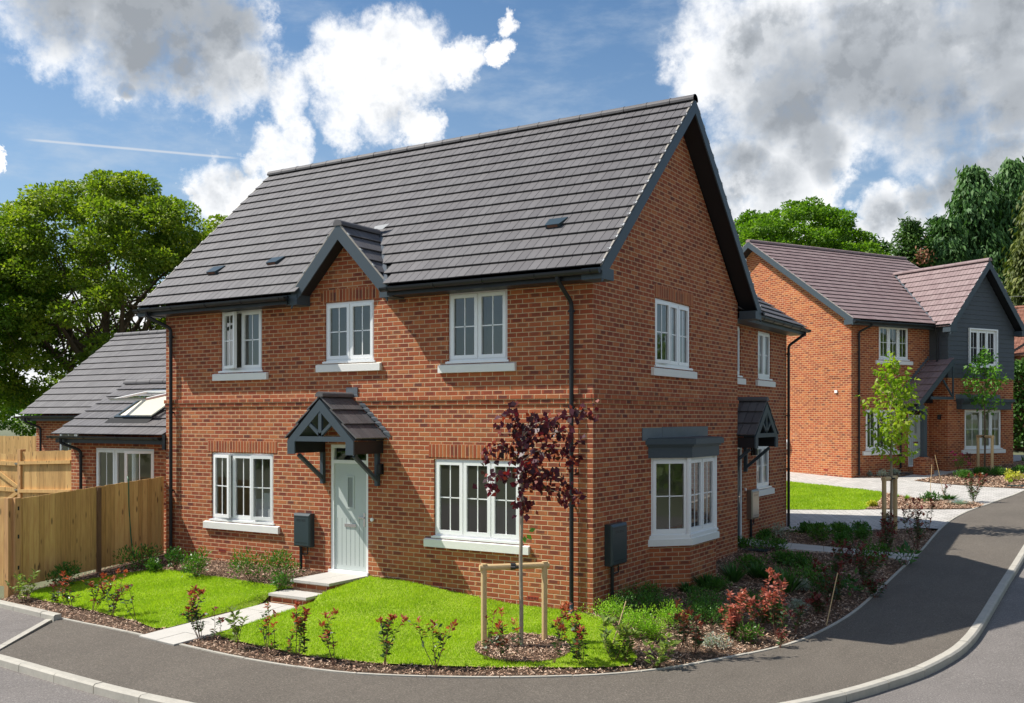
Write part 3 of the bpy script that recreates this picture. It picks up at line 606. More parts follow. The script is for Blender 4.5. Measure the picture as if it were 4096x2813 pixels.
def ridge(root, a, b, m='tile', r=.11, seg=.45):
    a, b = V3(a), V3(b); d = (b - a); n = max(1, round(d.length / seg)); d /= n; mb = MB()
    pr = lambda rr: [(rr * math.cos(t), rr * math.sin(t) * .85) for t in np.linspace(R(-12), R(192), 10)]
    for i in range(n):
        p = a + d * i; q = a + d * (i + 1) - d * .012
        mb.sweep(pr(r + random.uniform(0, .003)), p, q); mb.sweep(pr(r + .007), q - d * .05, q)
    return mb.build('ridge_tiles', m, root)
def gutter(root, a, b, r=.056, name='gutter', brk=.95, m='black'):
    a, b = V3(a), V3(b); mb = MB(); d = (b - a).normalized(); ln = (b - a).length
    arc = lambda rr, rev=False: [(rr * math.cos(t), rr * math.sin(t)) for t in (np.linspace(R(180), R(360), 9) if not rev else np.linspace(R(360), R(180), 9))]
    mb.sweep(arc(r) + arc(r - .005, True), a, b)
    for e, s_ in ((a, 1), (b, -1)): mb.sweep(arc(r + .003), e, e + d * s_ * .012)
    k = int(ln / brk)
    for i in range(k + 1):
        p = a + d * (ln - .3) * (i / max(1, k)) + d * .15; mb.sweep(arc(r + .009) + arc(r + .001, True), p - d * .016, p + d * .016)
    return mb.build(name, m, root)
def downpipe(root, pts, r=.034, clips=(), m='black', wn=(0, 1, 0)):
    mb = MB(); pts = [V3(p) for p in pts]; out = [pts[0]]
    for i in range(1, len(pts) - 1):
        p0, p, p1 = pts[i-1], pts[i], pts[i+1]; l = min(.07, (p - p0).length * .45, (p1 - p).length * .45)
        a = p + (p0 - p).normalized() * l; b = p + (p1 - p).normalized() * l; out += [a * (1-t)**2 + p * 2*t*(1-t) + b * t*t for t in (0, .33, .66, 1)]
    out.append(pts[-1]); mb.tube(out, r, 12)
    for z in clips:
        p = V3((pts[-1].x, pts[-1].y, z)); mb.tube([p - V3((0, 0, .022)), p + V3((0, 0, .022))], r + .008, 12); mb.beam(p, p + V3(wn) * .09, .03, .02); mb.beam(p + V3((wn[1], wn[0], 0)) * .05, p - V3((wn[1], wn[0], 0)) * .05 , .03, .03)
    return mb.build('downpipe', m, root, smooth=False)
def rake(root, a, b, n, depth=.2, th=.025, m='board', name='barge_board', drop=0):
    """board under a roof verge from a (eave) to b (apex), n = outward side"""
    a, b, n = V3(a), V3(b), V3(n); mb = MB(); dz = V3((0, 0, depth / max(.3, math.cos(math.atan2(abs(b.z - a.z), math.hypot(b.x - a.x, b.y - a.y))))))
    q = [a - dz, b - dz, b, a]; mb.hull8([q[0], q[0] - n * th, q[1] - n * th, q[1], q[3], q[3] - n * th, q[2] - n * th, q[2]]); return mb.build(name, m, root)
def clips(root, a, b, n, k, m='clip'):
    a, b, n = V3(a), V3(b), V3(n); mb = MB(); s = (b - a).normalized()
    for i in range(k):
        p = a + (b - a) * ((i + .12) / k); mb.beam(p - n * .05 + V3((0, 0, .03)), p + n * .012 + V3((0, 0, .03)), .012, .008); mb.beam(p + n * .012 + V3((0, 0, .04)), p + n * .012 - V3((0, 0, .02)), .012, .008); mb.beam(p - s * .03 + V3((0, 0, .028)), p + s * .03 + V3((0, 0, .028)), .01, .01)
    return mb.build('verge_clips', m, root)
def canopy(root, fr, c, hw, dep, zf, za, flash=True, tail=.24):
    """small gabled porch canopy on wall frame fr centred at c"""
    mb = MB(); sl_ = math.hypot(hw, za - zf)
    for sg in (-1, 1):
        o = fr.p(c + sg * hw, dep, zf); tiles(mb, o, -fr.n, (fr.p(c, dep, za) - o), dep - .002, sl_, sl_ / 3, tw=.33, th=.024)
    cn = mb.build('canopy', 'tile', root)
    ridge(cn, fr.p(c, dep + .01, za + .03), fr.p(c, .01, za + .03), r=.085)
    ub = MB()
    for sg in (-1, 1): ub.poly([fr.p(c + sg * (hw - .02), dep - .01, zf), fr.p(c + sg * (hw - .02), .001, zf), fr.p(c, .001, za - .01), fr.p(c, dep - .01, za - .01)])
    ub.build('lining', 'board', cn)
    tb = MB(); W = dep - .035; k = (za - zf) / hw; b0 = zf + .03
    def bar(u0, z0, u1, z1, wd, th=.05, w=W):
        a = fr.p(c + u0, w, z0); b = fr.p(c + u1, w, z1); tb.beam(a, b, th, wd, up=fr.n.cross(b - a))
    for sg in (-1, 1):
        rb = .125
        a = [(sg * (hw - .03), zf - .015), (0, za - .03), (0, za - .03 - .2), (sg * (hw - .20), zf - .03), (sg * (hw - .20), zf - tail), (sg * (hw - .03), zf - tail)]
        i = len(tb.v); n_ = len(a)
        for w in (dep - .004, dep - .034): tb.v += [tuple(fr.p(c + u, w, z)) for u, z in a]
        tb.f += [tuple(i + j for j in (range(n_) if sg < 0 else reversed(range(n_)))), tuple(i + n_ + j for j in (reversed(range(n_)) if sg < 0 else range(n_)))] + [(i + j, i + (j+1) % n_, i + n_ + (j+1) % n_, i + n_ + j) for j in range(n_)]
    e = hw - .17
    bar(-e, b0 - .01, e, b0 - .01, .085, .06); bar(0, b0, 0, za - .14, .07)
    for sg in (-1, 1): bar(0, b0 + .05, sg * e * .52, b0 + (za - zf) * .42, .055)
    tb.build('truss', 'board', cn)
    sb = MB()
    for sg in (-1, 1):
        u = c + sg * (hw - .10); fr.box(sb, u - .075, u + .055 if sg > 0 else u + .075, .002, dep - .04, zf - tail + .01, zf - .02)
    fr.box(sb, c - hw + .2, c + hw - .2, .002, .03, zf - .02, zf + .02)
    sb.build('soffit_box', 'black', cn)
    for sg in (-1, 1):
        bb = MB(); u = c + sg * (hw - .15); zt = zf - tail + .01; fr.box(bb, u - .035, u + .035, .002, .075, zt - .56, zt - .002)
        bb.beam(fr.p(u, .055, zt - .46), fr.p(u, dep - .16, zt - .03), .06, .06, up=fr.t); bb.build('bracket', 'board', cn)
    if flash:
        lb = MB(); n_ = 9
        for i in range(n_):
            t = i / n_; u = c + hw * (1.06 - t * 1.02); z = zf + (za - zf) * t
            fr.quad(lb, [(u + .07, .012, z + .035), (u - .10, .02, z + .035 + .10), (u - .02, .012, z + .17), (u + .06, .022, z + .13)])
            fr.quad(lb, [(u + .03, .004, z), (u - .13, .004, z + .14), (u - .13, .004, z + .22), (u + .03, .004, z + .1)])
        for i in range(3):
            p = c + hw; s0 = zf + (za - zf) * i / 3
            a = fr.p(p - hw * i / 3 - .01, .17, s0 + .052); b = fr.p(p - hw * (i+1) / 3, .17, s0 + .052 + (za - zf) / 3 - .015); lb.poly([a, a - fr.n * .165, b - fr.n * .165, b])
        fr.box(lb, c - .1, c + .16, .003, .018, za + .05, za + .19); lb.build('flashing', 'lead', cn)
    return cn
def door(root, fr, x0, x1, z0, z1, top=True, colr='door', lab=None, side=None):
    fb = MB(); zt = z1 - (.30 if top else .06)
    fr.box(fb, x0, x0 + .06, -.1, -.02, z0, z1); fr.box(fb, x1 - .06, x1, -.1, -.02, z0, z1); fr.box(fb, x0 + .06, x1 - .06, -.1, -.02, z1 - .06, z1)
    if top: fr.box(fb, x0 + .06, x1 - .06, -.1, -.02, zt - .03, zt + .03)
    fr.box(fb, x0 - .02, x1 + .02, -.1, .04, z0 - .03, z0 + .035)
    d = fb.build('door_frame', 'upvc', root)
    pb = MB(); a, b = x0 + .062, x1 - .062; t = zt - .03 if top else z1 - .06; m = (a + b) / 2
    fr.box(pb, a, b, -.085, -.045, z0 + .04, t)
    dr = pb.build('door_leaf', colr, d, label=lab)
    gb = MB()
    for k in range(-3, 4): fr.box(gb, m + k * .1 - .003, m + k * .1 + .003, -.05, -.0445, z0 + .12, z0 + .95)
    gb.build('groove', 'meter', d)
    wb = MB(); zc = z0 + 1.42
    for q in ((m - .085, m + .085, zc - .30, zc - .27), (m - .085, m + .085, zc + .25, zc + .28), (m - .085, m - .055, zc - .27, zc + .25), (m + .055, m + .085, zc - .27, zc + .25)): fr.box(wb, q[0], q[1], -.05, -.033, q[2], q[3])
    wb.build('door_window_frame', colr, d)
    g_ = MB(); fr.quad(g_, [(m - .055, -.043, zc - .27), (m + .055, -.043, zc - .27), (m + .055, -.043, zc + .25), (m - .055, -.043, zc + .25)])
    if top: fr.quad(g_, [(a, -.06, zt + .03), (b, -.06, zt + .03), (b, -.06, z1 - .06), (a, -.06, z1 - .06)])
    g_.build('pane', 'glass', d)
    hb = MB(); e = b - .055; lp = MB(); fr.box(lp, m - .13, m + .13, -.046, -.03, z0 + .80, z0 + .855); lp.build('letter_plate', 'chrome', d); fr.box(hb, e - .02, e + .02, -.046, -.035, z0 + .82, z0 + 1.06); fr.box(hb, e - .12, e + .01, -.03, -.012, z0 + .965, z0 + .985); fr.box(hb, e - .01, e + .01, -.036, -.014, z0 + .965, z0 + .985)
    hb.build('handle', 'chrome', d)
    rb = MB(); room(rb, fr, x0, x1, z0, z1, 1.2, .2, -.101); rb.build('hall', 'meter', d, uv=False)
    return d
def meter(root, fr, u0, u1, z0, z1, dep=.13, m='meter', lab=None, low=0):
    mb = MB(); c = .025
    i = len(mb.v)
    lay = [(0, 0), (dep - c, 0), (dep, c)]
    for w, ins in lay: mb.v += [tuple(fr.p(u0 + ins, w, z0 + ins)), tuple(fr.p(u1 - ins, w, z0 + ins)), tuple(fr.p(u1 - ins, w, z1 - ins * 1.6)), tuple(fr.p(u0 + ins, w, z1 - ins * 1.6))]
    for k in range(2):
        for j in range(4): mb.f.append((i + 4*k + j, i + 4*k + (j+1) % 4, i + 4*k + 4 + (j+1) % 4, i + 4*k + 4 + j))
    mb.f.append((i + 8, i + 9, i + 10, i + 11)); o = mb.build('meter_box', m, root, label=lab)
    vb = MB(); W = u1 - u0
    for k in range(2):
        for j in range(2): fr.box(vb, u0 + W * (.22 + .30 * j), u0 + W * (.46 + .30 * j), dep, dep + .002, z1 - .115 - .022 * k, z1 - .107 - .022 * k)
    fr.box(vb, u0 + W * .15, u0 + W * .85, dep, dep + .002, z0 + .07, z0 + .078); fr.box(vb, u0 + .03, u1 - .03, dep - .001, dep + .003, z1 - .062, z1 - .056); vb.build('vent_slots', 'black', o)
    pb = MB(); pu = u0 + W * .3; pb.tube([fr.p(pu, .05, z0 + .01), fr.p(pu, .05, low)], .028, 10)
    pb.tube([fr.p(u1 - W * .3, .05, z0 + .01), fr.p(u1 - W * .3, .05, z0 - .13), fr.p(pu, .05, z0 - .14)], .012, 8); pb.build('conduit', 'black', o)
    return o
def lamp(root, fr, u, z):
    mb = MB(); fr.box(mb, u - .04, u + .04, .002, .03, z - .09, z + .09); mb.tube([fr.p(u, .085, z - .085), fr.p(u, .085, z + .085)], .048, 14); mb.tube([fr.p(u, .02, z), fr.p(u, .06, z)], .02, 8)
    return mb.build('wall_light', 'black', root)
def airbrick(root, fr, u, z):
    mb = MB(); fr.box(mb, u - .105, u + .105, -.01, .003, z, z + .062); o = mb.build('air_brick', 'red', root); vb = MB()
    for k in range(7): fr.box(vb, u - .09 + k * .027, u - .078 + k * .027, .003, .005, z + .012, z + .05)
    vb.build('slots', 'tiledark', o)
# ================================================================ HOUSE 1
H1 = empty('brick_house', (0, 0, 0), 0, 'large brick corner house with steep grey tiled roof, front gablet and angled side bay window', 'house')
FF = Fr((0, 0, 0), (1, 0, 0), (0, -1, 0)); FG = Fr((0, 0, 0), (0, 1, 0), (1, 0, 0)); FW = Fr((-.34, 0, 0), (0, 1, 0), (1, 0, 0)); FE = Fr((0, .35, 0), (1, 0, 0), (0, -1, 0))
UL = (-8.05, -6.94, 3.84, 4.985); UM = (-5.37, -4.24, 3.94, 4.985); UR = (-2.67, -1.52, 3.86, 4.985); GLw = (-8.31, -6.64, .99, 2.27); GRw = (-2.96, -1.27, .99, 2.26)
DR = (-5.24, -4.37, .22, 2.465); GW = (2.285, 3.885, 3.84, 4.98); BH = (2.35, 4.1, 1.0, 2.2)
mb = MB(); wall(mb, FF, -9.63, 0, -.5, 5.0, [UL, UM, UR, GLw, GRw, DR], top=None)
FF.quad(mb, [(-5.86, 0, 5.0), (-3.70, 0, 5.0), (-4.78, 0, 6.10)]); mb.build('front_wall', 'brick', H1)
zr = 8.50; sl1 = (zr - 5.13) / (3.2 + .40)
mb = MB(); wall(mb, FG, 0, 6.41, -.5, 5.0, [GW, BH]); FG.quad(mb, [(0, 0, 5.0), (6.41, 0, 5.0), (6.41, 0, 5.27), (3.205, 0, zr - .17), (0, 0, 5.27)])
Fr((0, 6.41, 0), (-1, 0, 0), (0, 1, 0)).quad(mb, [(0, 0, -.5), (.34, 0, -.5), (.34, 0, 5.3), (0, 0, 5.3)]); mb.build('gable_wall', 'brick', H1)
WU = (8.75, 9.70, 3.85, 4.92); WU0 = (6.72, 7.60, 3.85, 4.92); WG = (8.66, 9.63, 1.36, 2.33); WD = (6.82, 7.72, .27, 2.33)
mb = MB(); wall(mb, FW, 6.41, 10.93, -.2, 5.0, [WU, WU0, WG, WD]); Fr((-.34, 10.93, 0), (-1, 0, 0), (0, 1, 0)).quad(mb, [(0, 0, -.2), (5.6, 0, -.2), (5.6, 0, 5.0), (2.8, 0, 7.0), (0, 0, 5.0)])
mb.poly([(-5.94, 6.41, -.2), (-5.94, 10.93, -.2), (-5.94, 10.93, 5), (-5.94, 6.41, 5)][::-1]); mb.build('rear_wall', 'brick', H1)
mb = MB(); mb.poly([(-9.63, 6.41, -.3), (-9.63, 0, -.3), (-9.63, 0, 5.3), (-9.63, 3.2, zr - .17), (-9.63, 6.41, 5.3)]); mb.poly([(0, 6.41, -.3), (-9.63, 6.41, -.3), (-9.63, 6.41, 5.0), (0, 6.41, 5.0)]); mb.build('side_wall', 'brick', H1)
# string course of projecting bricks
mb = MB()
for z0, z1, w in ((3.225, 3.297, .030), (3.15, 3.222, .016)):
    FF.box(mb, -9.63 - w, 0, -.01, w, z0, z1); FG.box(mb, -w, 6.41, -.01, w, z0, z1)
mb.build('string_course', 'brick', H1)
# interiors behind the glass
for fr, w, dpt in ((FF, UL, 1.5), (FF, UM, 1.2), (FF, UR, 1.6), (FF, GLw, 1.8), (FF, GRw, 2.0), (FG, GW, 1.5), (FW, WU, 1.3), (FW, WU0, 1.0), (FW, WG, 1.3), (FG, BH, 1.6)): rb = MB(); room(rb, fr, *w, dpt); rb.build('interior_wall', 'inner', H1, uv=False)
pk = MB()
for i, (a, b, c, d, e, f) in enumerate(((-7.35, -6.45, .55, 1.15, .95, 1.22), (-7.3, -6.5, .6, 1.2, 1.22, 1.40), (-7.1, -6.6, .6, 1.15, 1.40, 1.52))):
    pk.box(a, b, c - .4, d - .4, e, f)
pk.build('wrapped_bedding', 'pack', H1)
# windows
window(H1, FF, *UL, [1, 1], opens={0: (R(18), 'l')}); window(H1, FF, *UM, [1, 1]); window(H1, FF, *UR, [1, 1])
window(H1, FF, *GLw, [1, 1, 1], opens={0: (R(9), 'l'), 2: (R(7), 'r')}); window(H1, FF, *GRw, [1, 1, 1])
window(H1, FG, *GW, [1, 1, 1], opens={0: (R(9), 'l')}); window(H1, FW, *WU, [1, 1]); window(H1, FW, *WU0, [1, 1]); window(H1, FW, *WG, [1, 1])
for a, b in ((GLw[0] - .10, GLw[1] + .10), (GRw[0] - .10, GRw[1] + .14)): lintel(H1, FF, a, b, 2.283)
lintel(H1, FF, UM[0] - .10, UM[1] + .12, 4.995); lintel(H1, FG, GW[0] - .03, GW[1] + .12, 4.99)
door(H1, FF, *DR); canopy(H1, FF, -4.76, .775, .80, 2.56, 3.28)
door(H1, FW, *WD, colr='meter', top=False); canopy(H1, FW, 7.17, .78, .72, 2.56, 3.28, flash=False)
meter(H1, FF, -6.02, -5.62, .62, 1.22, low=-.02); meter(H1, FG, .38, .93, .66, 1.30, low=-.1); meter(H1, FW, 7.98, 8.45, .72, 1.36, m='steel', low=.1, lab='shiny steel fronted meter box')
lamp(H1, FF, -4.06, 2.06); lamp(H1, FW, 8.30, 2.2)
for u, z in ((-8.0, .36), (-2.88, .16), (-1.05, .10)): airbrick(H1, FF, u, z)
airbrick(H1, FG, 1.42, .14)
bb = MB(); bb.tube([FF.p(-4.27, 0, 1.18), FF.p(-4.27, .03, 1.18)], .032, 14); bb.tube([FW.p(7.86, 0, 1.38), FW.p(7.86, .03, 1.38)], .03, 14); bb.build('door_bell', 'upvc', H1)
# main roof
XR, XL = .36, -9.97; SY = V3((0, 3.6, zr - 5.13)); ls = SY.length
gk = (6.27 - 5.13) / 1.10                                    # gablet slope
def in_gablet(c): zz = 6.27 - gk * abs(c.x + 4.78); return c.z < zz - .03 and c.y < .9 and abs(c.x + 4.78) < 1.16
roof(H1, (XL, -.40, 5.13), (1, 0, 0), SY, XR - XL, ls, gauge=.308, skip=in_gablet)
roof(H1, (XR, 6.81, 5.13), (-1, 0, 0), (0, -3.6, zr - 5.13), XR - XL, ls, gauge=.308)
ridge(H1, (XL - .01, 3.2, zr + .015), (XR + .01, 3.2, zr + .015))
for x, n in ((XR, 1), (XL, -1)):
    for ya, sg in ((-.40, 1), (6.81, -1)):
        a = (x + n * .004, ya, 5.15); b = (x + n * .004, 3.2, zr + .018)
        rake(H1, a, b, (n, 0, 0), .175); mbv = MB(); mbv.beam((x - n * .02, ya, 5.15), (x - n * .02, 3.2, zr + .02), .05, .03, up=(n, 0, 0)); mbv.build('verge_mortar', 'mortar', H1)
        clips(H1, (x, ya, 5.17), (x, 3.2, zr + .02), (n, 0, 0), 16)
        sb = MB(); sb.poly([(x, ya, 4.985), (x - n * .36, ya, 4.985), (x - n * .36, 3.2, zr - .165), (x, 3.2, zr - .165)][::(1 if n * sg > 0 else -1)]); sb.build('verge_soffit', 'black', H1)
        cb = MB(); y0, y1 = (ya - .012, ya + .36) if sg > 0 else (ya - .36, ya + .012)
        cb.box(x - .34 if n > 0 else x - .006, x + .006 if n > 0 else x + .34, y0, y1, 4.955, 5.12); cb.build('box_end', 'board', H1)
# eaves: fascia, soffit, gutters
for (xa, xb) in ((XL + .34, -5.92), (-3.64, XR - .34)):
    fb = MB(); fb.box(xa, xb, -.385, -.36, 4.965, 5.12); fb.box(xa, xb, -.36, -.002, 4.968, 4.985); fb.build('fascia', 'black', H1)
fb = MB(); fb.box(XL + .34, XR - .34, 6.77, 6.795, 4.965, 5.12); fb.box(XL + .34, XR - .34, 6.412, 6.77, 4.968, 4.985); fb.build('fascia', 'black', H1)
gutter(H1, (XL - .02, -.465, 5.085), (-5.86, -.465, 5.085), .064); gutter(H1, (-3.70, -.465, 5.085), (XR - .01, -.465, 5.085), .064); gutter(H1, (XR + .05, 6.865, 5.115), (XL, 6.865, 5.115))
# gablet
SG = V3((1.10, 0, 1.14)); lg = SG.length
for sg in (-1, 1):
    roof(H1, (-4.78 + sg * 1.10, -.32 if sg < 0 else -.32, 5.13), (0, 1, 0), (-sg * 1.10, 0, 1.14), 1.30, lg, gauge=.318, name='gablet_roof', skip=lambda c: c.z < 5.13 + sl1 * (c.y + .40) - .05)
    rake(H1, (-4.78 + sg * 1.10, -.325, 5.155), (-4.78, -.325, 6.29), (0, -1, 0), .19); clips(H1, (-4.78 + sg * 1.10, -.32, 5.17), (-4.78, -.32, 6.31), (0, -1, 0), 4)
    v = MB(); v.beam((-4.78 + sg * 1.10, -.305, 5.155), (-4.78, -.305, 6.29), .05, .03, up=(0, 1, 0)); v.build('verge_mortar', 'mortar', H1)
    cb = MB(); x = -4.78 + sg * 1.075; cb.box(min(x - .13, x + .13) + (.0), max(x - .13, x + .13), -.342, -.003, 4.95, 5.13); cb.build('box_end', 'board', H1)
    sb = MB(); sb.poly([(-4.78 + sg * 1.10, -.30, 4.975), (-4.78 + sg * 1.10, -.002, 4.975), (-4.78, -.002, 6.09), (-4.78, -.30, 6.09)][::sg]); sb.build('verge_soffit', 'black', H1)
    vb = MB(); yv = (6.27 - 5.13) / sl1 - .40; vb.beam((-4.78 + sg * 1.10, -.37, 5.185), (-4.78 + sg * .02, yv + .03, 6.33), .07, .03); vb.build('valley', 'lead', H1)
ridge(H1, (-4.78, -.335, 6.275), (-4.78, .72, 6.275), r=.10)
lb = MB(); lb.poly([(-4.88, .72, 6.35), (-4.64, .72, 6.35), (-4.56, .82, 6.46), (-4.88, .80, 6.44)]); lb.build('saddle_flashing', 'lead', H1)
for x, s_ in ((-8.55, .9), (-6.98, 1.0), (-.93, 1.16)):     # roof vents
    c = V3((x, -.40, 5.13)) + SY.normalized() * s_; n = SY.normalized().cross(V3((-1, 0, 0))).normalized(); n = n if n.z > 0 else -n; s2 = SY.normalized()
    vb = MB(); a, b = V3((.13, 0, 0)), V3((.17, 0, 0))
    vb.hull8([c - a + n * .03, c + a + n * .03, c + b + s2 * .26 + n * .03, c - b + s2 * .26 + n * .03, c - a + n * .10, c + a + n * .10, c + b + s2 * .26 + n * .05, c - b + s2 * .26 + n * .05]); o = vb.build('roof_vent', 'meter', H1)
    v2 = MB(); v2.hull8([c - a * .7 - s2 * .004 + n * .045, c + a * .7 - s2 * .004 + n * .045, c + a * .7 + n * .045, c - a * .7 + n * .045, c - a * .7 - s2 * .004 + n * .09, c + a * .7 - s2 * .004 + n * .09, c + a * .7 + n * .09, c - a * .7 + n * .09]); v2.build('grille', 'twig', o)
# downpipes
downpipe(H1, [(-.36, -.455, 5.08), (-.36, -.455, 4.98), (-.33, -.07, 4.68), (-.33, -.07, .14)], clips=(4.55, 3.10, 1.62))
tb = MB(); tb.tube([(-.33, -.07, .14), (-.32, -.10, .05), (-.27, -.20, -.02)], .042, 10); tb.build('drain_shoe', 'meter', H1)
downpipe(H1, [(-9.66, -.455, 5.08), (-9.66, -.455, 4.95), (-9.40, -.07, 4.72), (-9.40, -.07, .1)], clips=(4.55, 3.05, 1.5))
# angled bay window on the gable
BP = [(0, 2.07), (.5, 2.6), (.5, 3.84), (0, 4.37)]
def outset(P, d):                                            # offset bay footprint outwards, ends stay on the wall
    k = math.tan(R(22.5)) * d; s2 = d * math.sqrt(2) ; return [(0.0, P[0][1] - s2), (P[1][0] + d, P[1][1] - k), (P[2][0] + d, P[2][1] + k), (0.0, P[3][1] + s2)]
def prism(mb, P, z0, z1): mb.hull8([(x, y, z0) for x, y in P] + [(x, y, z1) for x, y in P])
bw = MB()
for i in range(3): (x0, y0), (x1, y1) = BP[i], BP[i+1]; bw.poly([(x0, y0, -.3), (x1, y1, -.3), (x1, y1, .79), (x0, y0, .79)])
bay = bw.build('bay_wall', 'brick', H1)
s_ = MB(); prism(s_, outset(BP, .055), .785, .895); s_.build('bay_sill', 'stone', bay)
s_ = MB(); prism(s_, outset(BP, .02), .895, .94); s_.build('bay_cill', 'upvc', bay)
for i, lg_ in enumerate(([1], [1, 1], [1])):
    (x0, y0), (x1, y1) = BP[i], BP[i+1]; d = V3((x1 - x0, y1 - y0, 0)); t = d.normalized(); n = V3((t.y, -t.x, 0)); f = Fr((x0, y0, 0), t, n)
    window(H1, f, 0.02 if i == 0 else .0, d.length - (.02 if i == 2 else 0), .965, 2.262, lg_, sill=False, label=('splayed pane facing the street', 'two light front of the bay', 'hidden splay of the bay')[i])
cp = MB()
for x, y in BP[1:3]: cp.tube([(x - .03, y, .94), (x - .03, y, 2.262)], .045, 8)
cp.build('bay_corner_post', 'upvc', bay)
c_ = MB(); prism(c_, outset(BP, .05), 2.263, 2.455); prism(c_, outset(BP, .085), 2.456, 2.49); prism(c_, outset(BP, .13), 2.491, 2.585); prism(c_, outset(BP, .10), 2.586, 2.60); c_.build('bay_roof', 'board', bay)
f_ = MB(); FG.box(f_, 1.74, 2.55, .004, .016, 2.56, 2.77); FG.box(f_, 2.555, 4.70, .004, .018, 2.60, 2.78); f_.build('bay_flashing', 'lead', bay)
fl = MB(); fl.poly([(-.1, 2.1, .94), (.45, 2.6, .94), (.45, 3.84, .94), (-.1, 4.3, .94)][::-1]); fl.poly([(0, 2.1, 2.2), (.48, 2.6, 2.2), (.48, 3.84, 2.2), (0, 4.3, 2.2)]); fl.build('bay_board', 'stone', bay)
# rear wing roof
sw = .68; xw = .05; zw = 5.13; W_ = V3((-3.19, 0, 3.19 * sw))
roof(H1, (xw, 6.45, zw), (0, 1, 0), W_, 4.80, W_.length, gauge=.31, name='wing_roof'); roof(H1, (xw - 6.38, 11.25, zw), (0, -1, 0), (3.19, 0, 3.19 * sw), 4.80, W_.length, gauge=.31, name='wing_roof')
ridge(H1, (xw - 3.19, 6.5, zw + 3.19 * sw + .01), (xw - 3.19, 11.26, zw + 3.19 * sw + .01))
fb = MB(); fb.box(-.34, .03, 6.42, 11.2, 4.965, 4.985); fb.box(.005, .045, 6.83, 11.2, 4.985, 5.155); fb.build('wing_fascia', 'board', H1)
rake(H1, (xw, 11.25, 5.14), (xw - 3.19, 11.25, 5.14 + 3.19 * sw), (0, 1, 0), .17)
gutter(H1, (.105, 6.84, 5.095), (.105, 11.27, 5.095), .064, brk=.7)
downpipe(H1, [(.10, 10.97, 5.06), (.10, 10.97, 4.98), (-.27, 10.86, 4.70), (-.27, 10.86, .3)], clips=(4.5, 3.0, 1.7), wn=(-1, 0, 0))
sb = MB(); FW.box(sb, 8.0, 8.2, 0, .02, 2.5, 2.55); sb.build('cable_clip', 'black', H1)
# link extension on the left
GE = (-12.41, -10.44, .3, 2.29)
mb = MB(); wall(mb, FE, -13.24, -9.63, -.2, 2.43, [GE]); Fr((-13.24, 0, 0), (0, -1, 0), (-1, 0, 0)).quad(mb, [(-.35, 0, -.2), (-3.4, 0, -.2), (-3.4, 0, 2.43), (-1.87, 0, 3.55), (-.35, 0, 2.43)]); mb.build('extension_wall', 'brick', H1)
rb = MB(); room(rb, FE, *GE, 2.2, .5); rb.build('extension_interior', 'inner', H1, uv=False)
window(H1, FE, *GE, [1, 1, 1], sill=False, opens={2: (R(32), 'r')})
WE = V3((0, 1.95, 1.18)); roof(H1, (-13.40, -.02, 2.56), (1, 0, 0), WE, 3.70, WE.length, gauge=.33, name='extension_roof'); roof(H1, (-9.64, 3.88, 2.56), (-1, 0, 0), (0, -1.95, 1.18), 3.76, WE.length, gauge=.33, name='extension_roof')
ridge(H1, (-13.41, 1.93, 3.76), (-9.64, 1.93, 3.76))
fb = MB(); fb.box(-13.3, -9.66, .0, .025, 2.40, 2.545); fb.box(-13.3, -9.66, .025, .35, 2.40, 2.42); fb.box(-9.72, -9.635, -.03, .35, 2.30, 2.60); fb.build('extension_fascia', 'black', H1)
rake(H1, (-9.70, -.02, 2.60), (-9.70, 1.93, 3.78), (1, 0, 0), .10); 
gutter(H1, (-13.45, -.07, 2.545), (-9.74, -.07, 2.545)); downpipe(H1, [(-13.02, -.07, 2.5), (-13.02, -.07, 2.40), (-12.80, .28, 2.22), (-12.80, .28, .1)], clips=(2.1,))
# roof window, propped open
rw = MB(); s2 = WE.normalized(); n2 = V3((0, -s2.z, s2.y)); o = V3((-11.88, -.02, 2.56)) + s2 * .70; wd, ht = 1.12, .98
def PR(u, s, n): return o + V3((u, 0, 0)) + s2 * s + n2 * n
for a, b, c, d in ((-.06, wd + .06, -.06, .0), (-.06, wd + .06, ht, ht + .14), (-.06, 0, 0, ht), (wd, wd + .06, 0, ht)): rw.hull8([PR(a, c, .0), PR(b, c, .0), PR(b, d, .0), PR(a, d, .0), PR(a, c, .09), PR(b, c, .09), PR(b, d, .09), PR(a, d, .09)])
rwo = rw.build('roof_window', 'meter', H1)
lb = MB(); lb.poly([PR(-.2, -.25, .045), PR(wd + .1, -.25, .045), PR(wd + .1, -.05, .06), PR(-.2, -.05, .06)]); lb.build('apron_flashing', 'tiledark', rwo)
ib = MB(); ib.poly([PR(0, 0, .06), PR(wd, 0, .06), PR(wd, ht, .06), PR(0, ht, .06)]); ib.build('lining', 'inner', rwo)
sa = MB(); hgt = .34; hs = ht * .98
def PS(u, s, n):                                            # sash hinged near the top, bottom lifted
    a = math.atan2(hgt, hs); return PR(u, hs - (hs - s) * math.cos(a) , .10 + (hs - s) * math.sin(a)) + n2 * n
for a, b, c, d in ((-.03, wd + .03, -.03, .07), (-.03, wd + .03, hs - .08, hs), (-.03, .07, .07, hs - .08), (wd - .07, wd + .03, .07, hs - .08)): sa.hull8([PS(a, c, 0), PS(b, c, 0), PS(b, d, 0), PS(a, d, 0), PS(a, c, .05), PS(b, c, .05), PS(b, d, .05), PS(a, d, .05)])
sa.build('roof_sash', 'upvc', rwo); gb = MB(); gb.poly([PS(.07, .07, .03), PS(wd - .07, .07, .03), PS(wd - .07, hs - .08, .03), PS(.07, hs - .08, .03)]); gb.build('pane', 'glass', rwo)
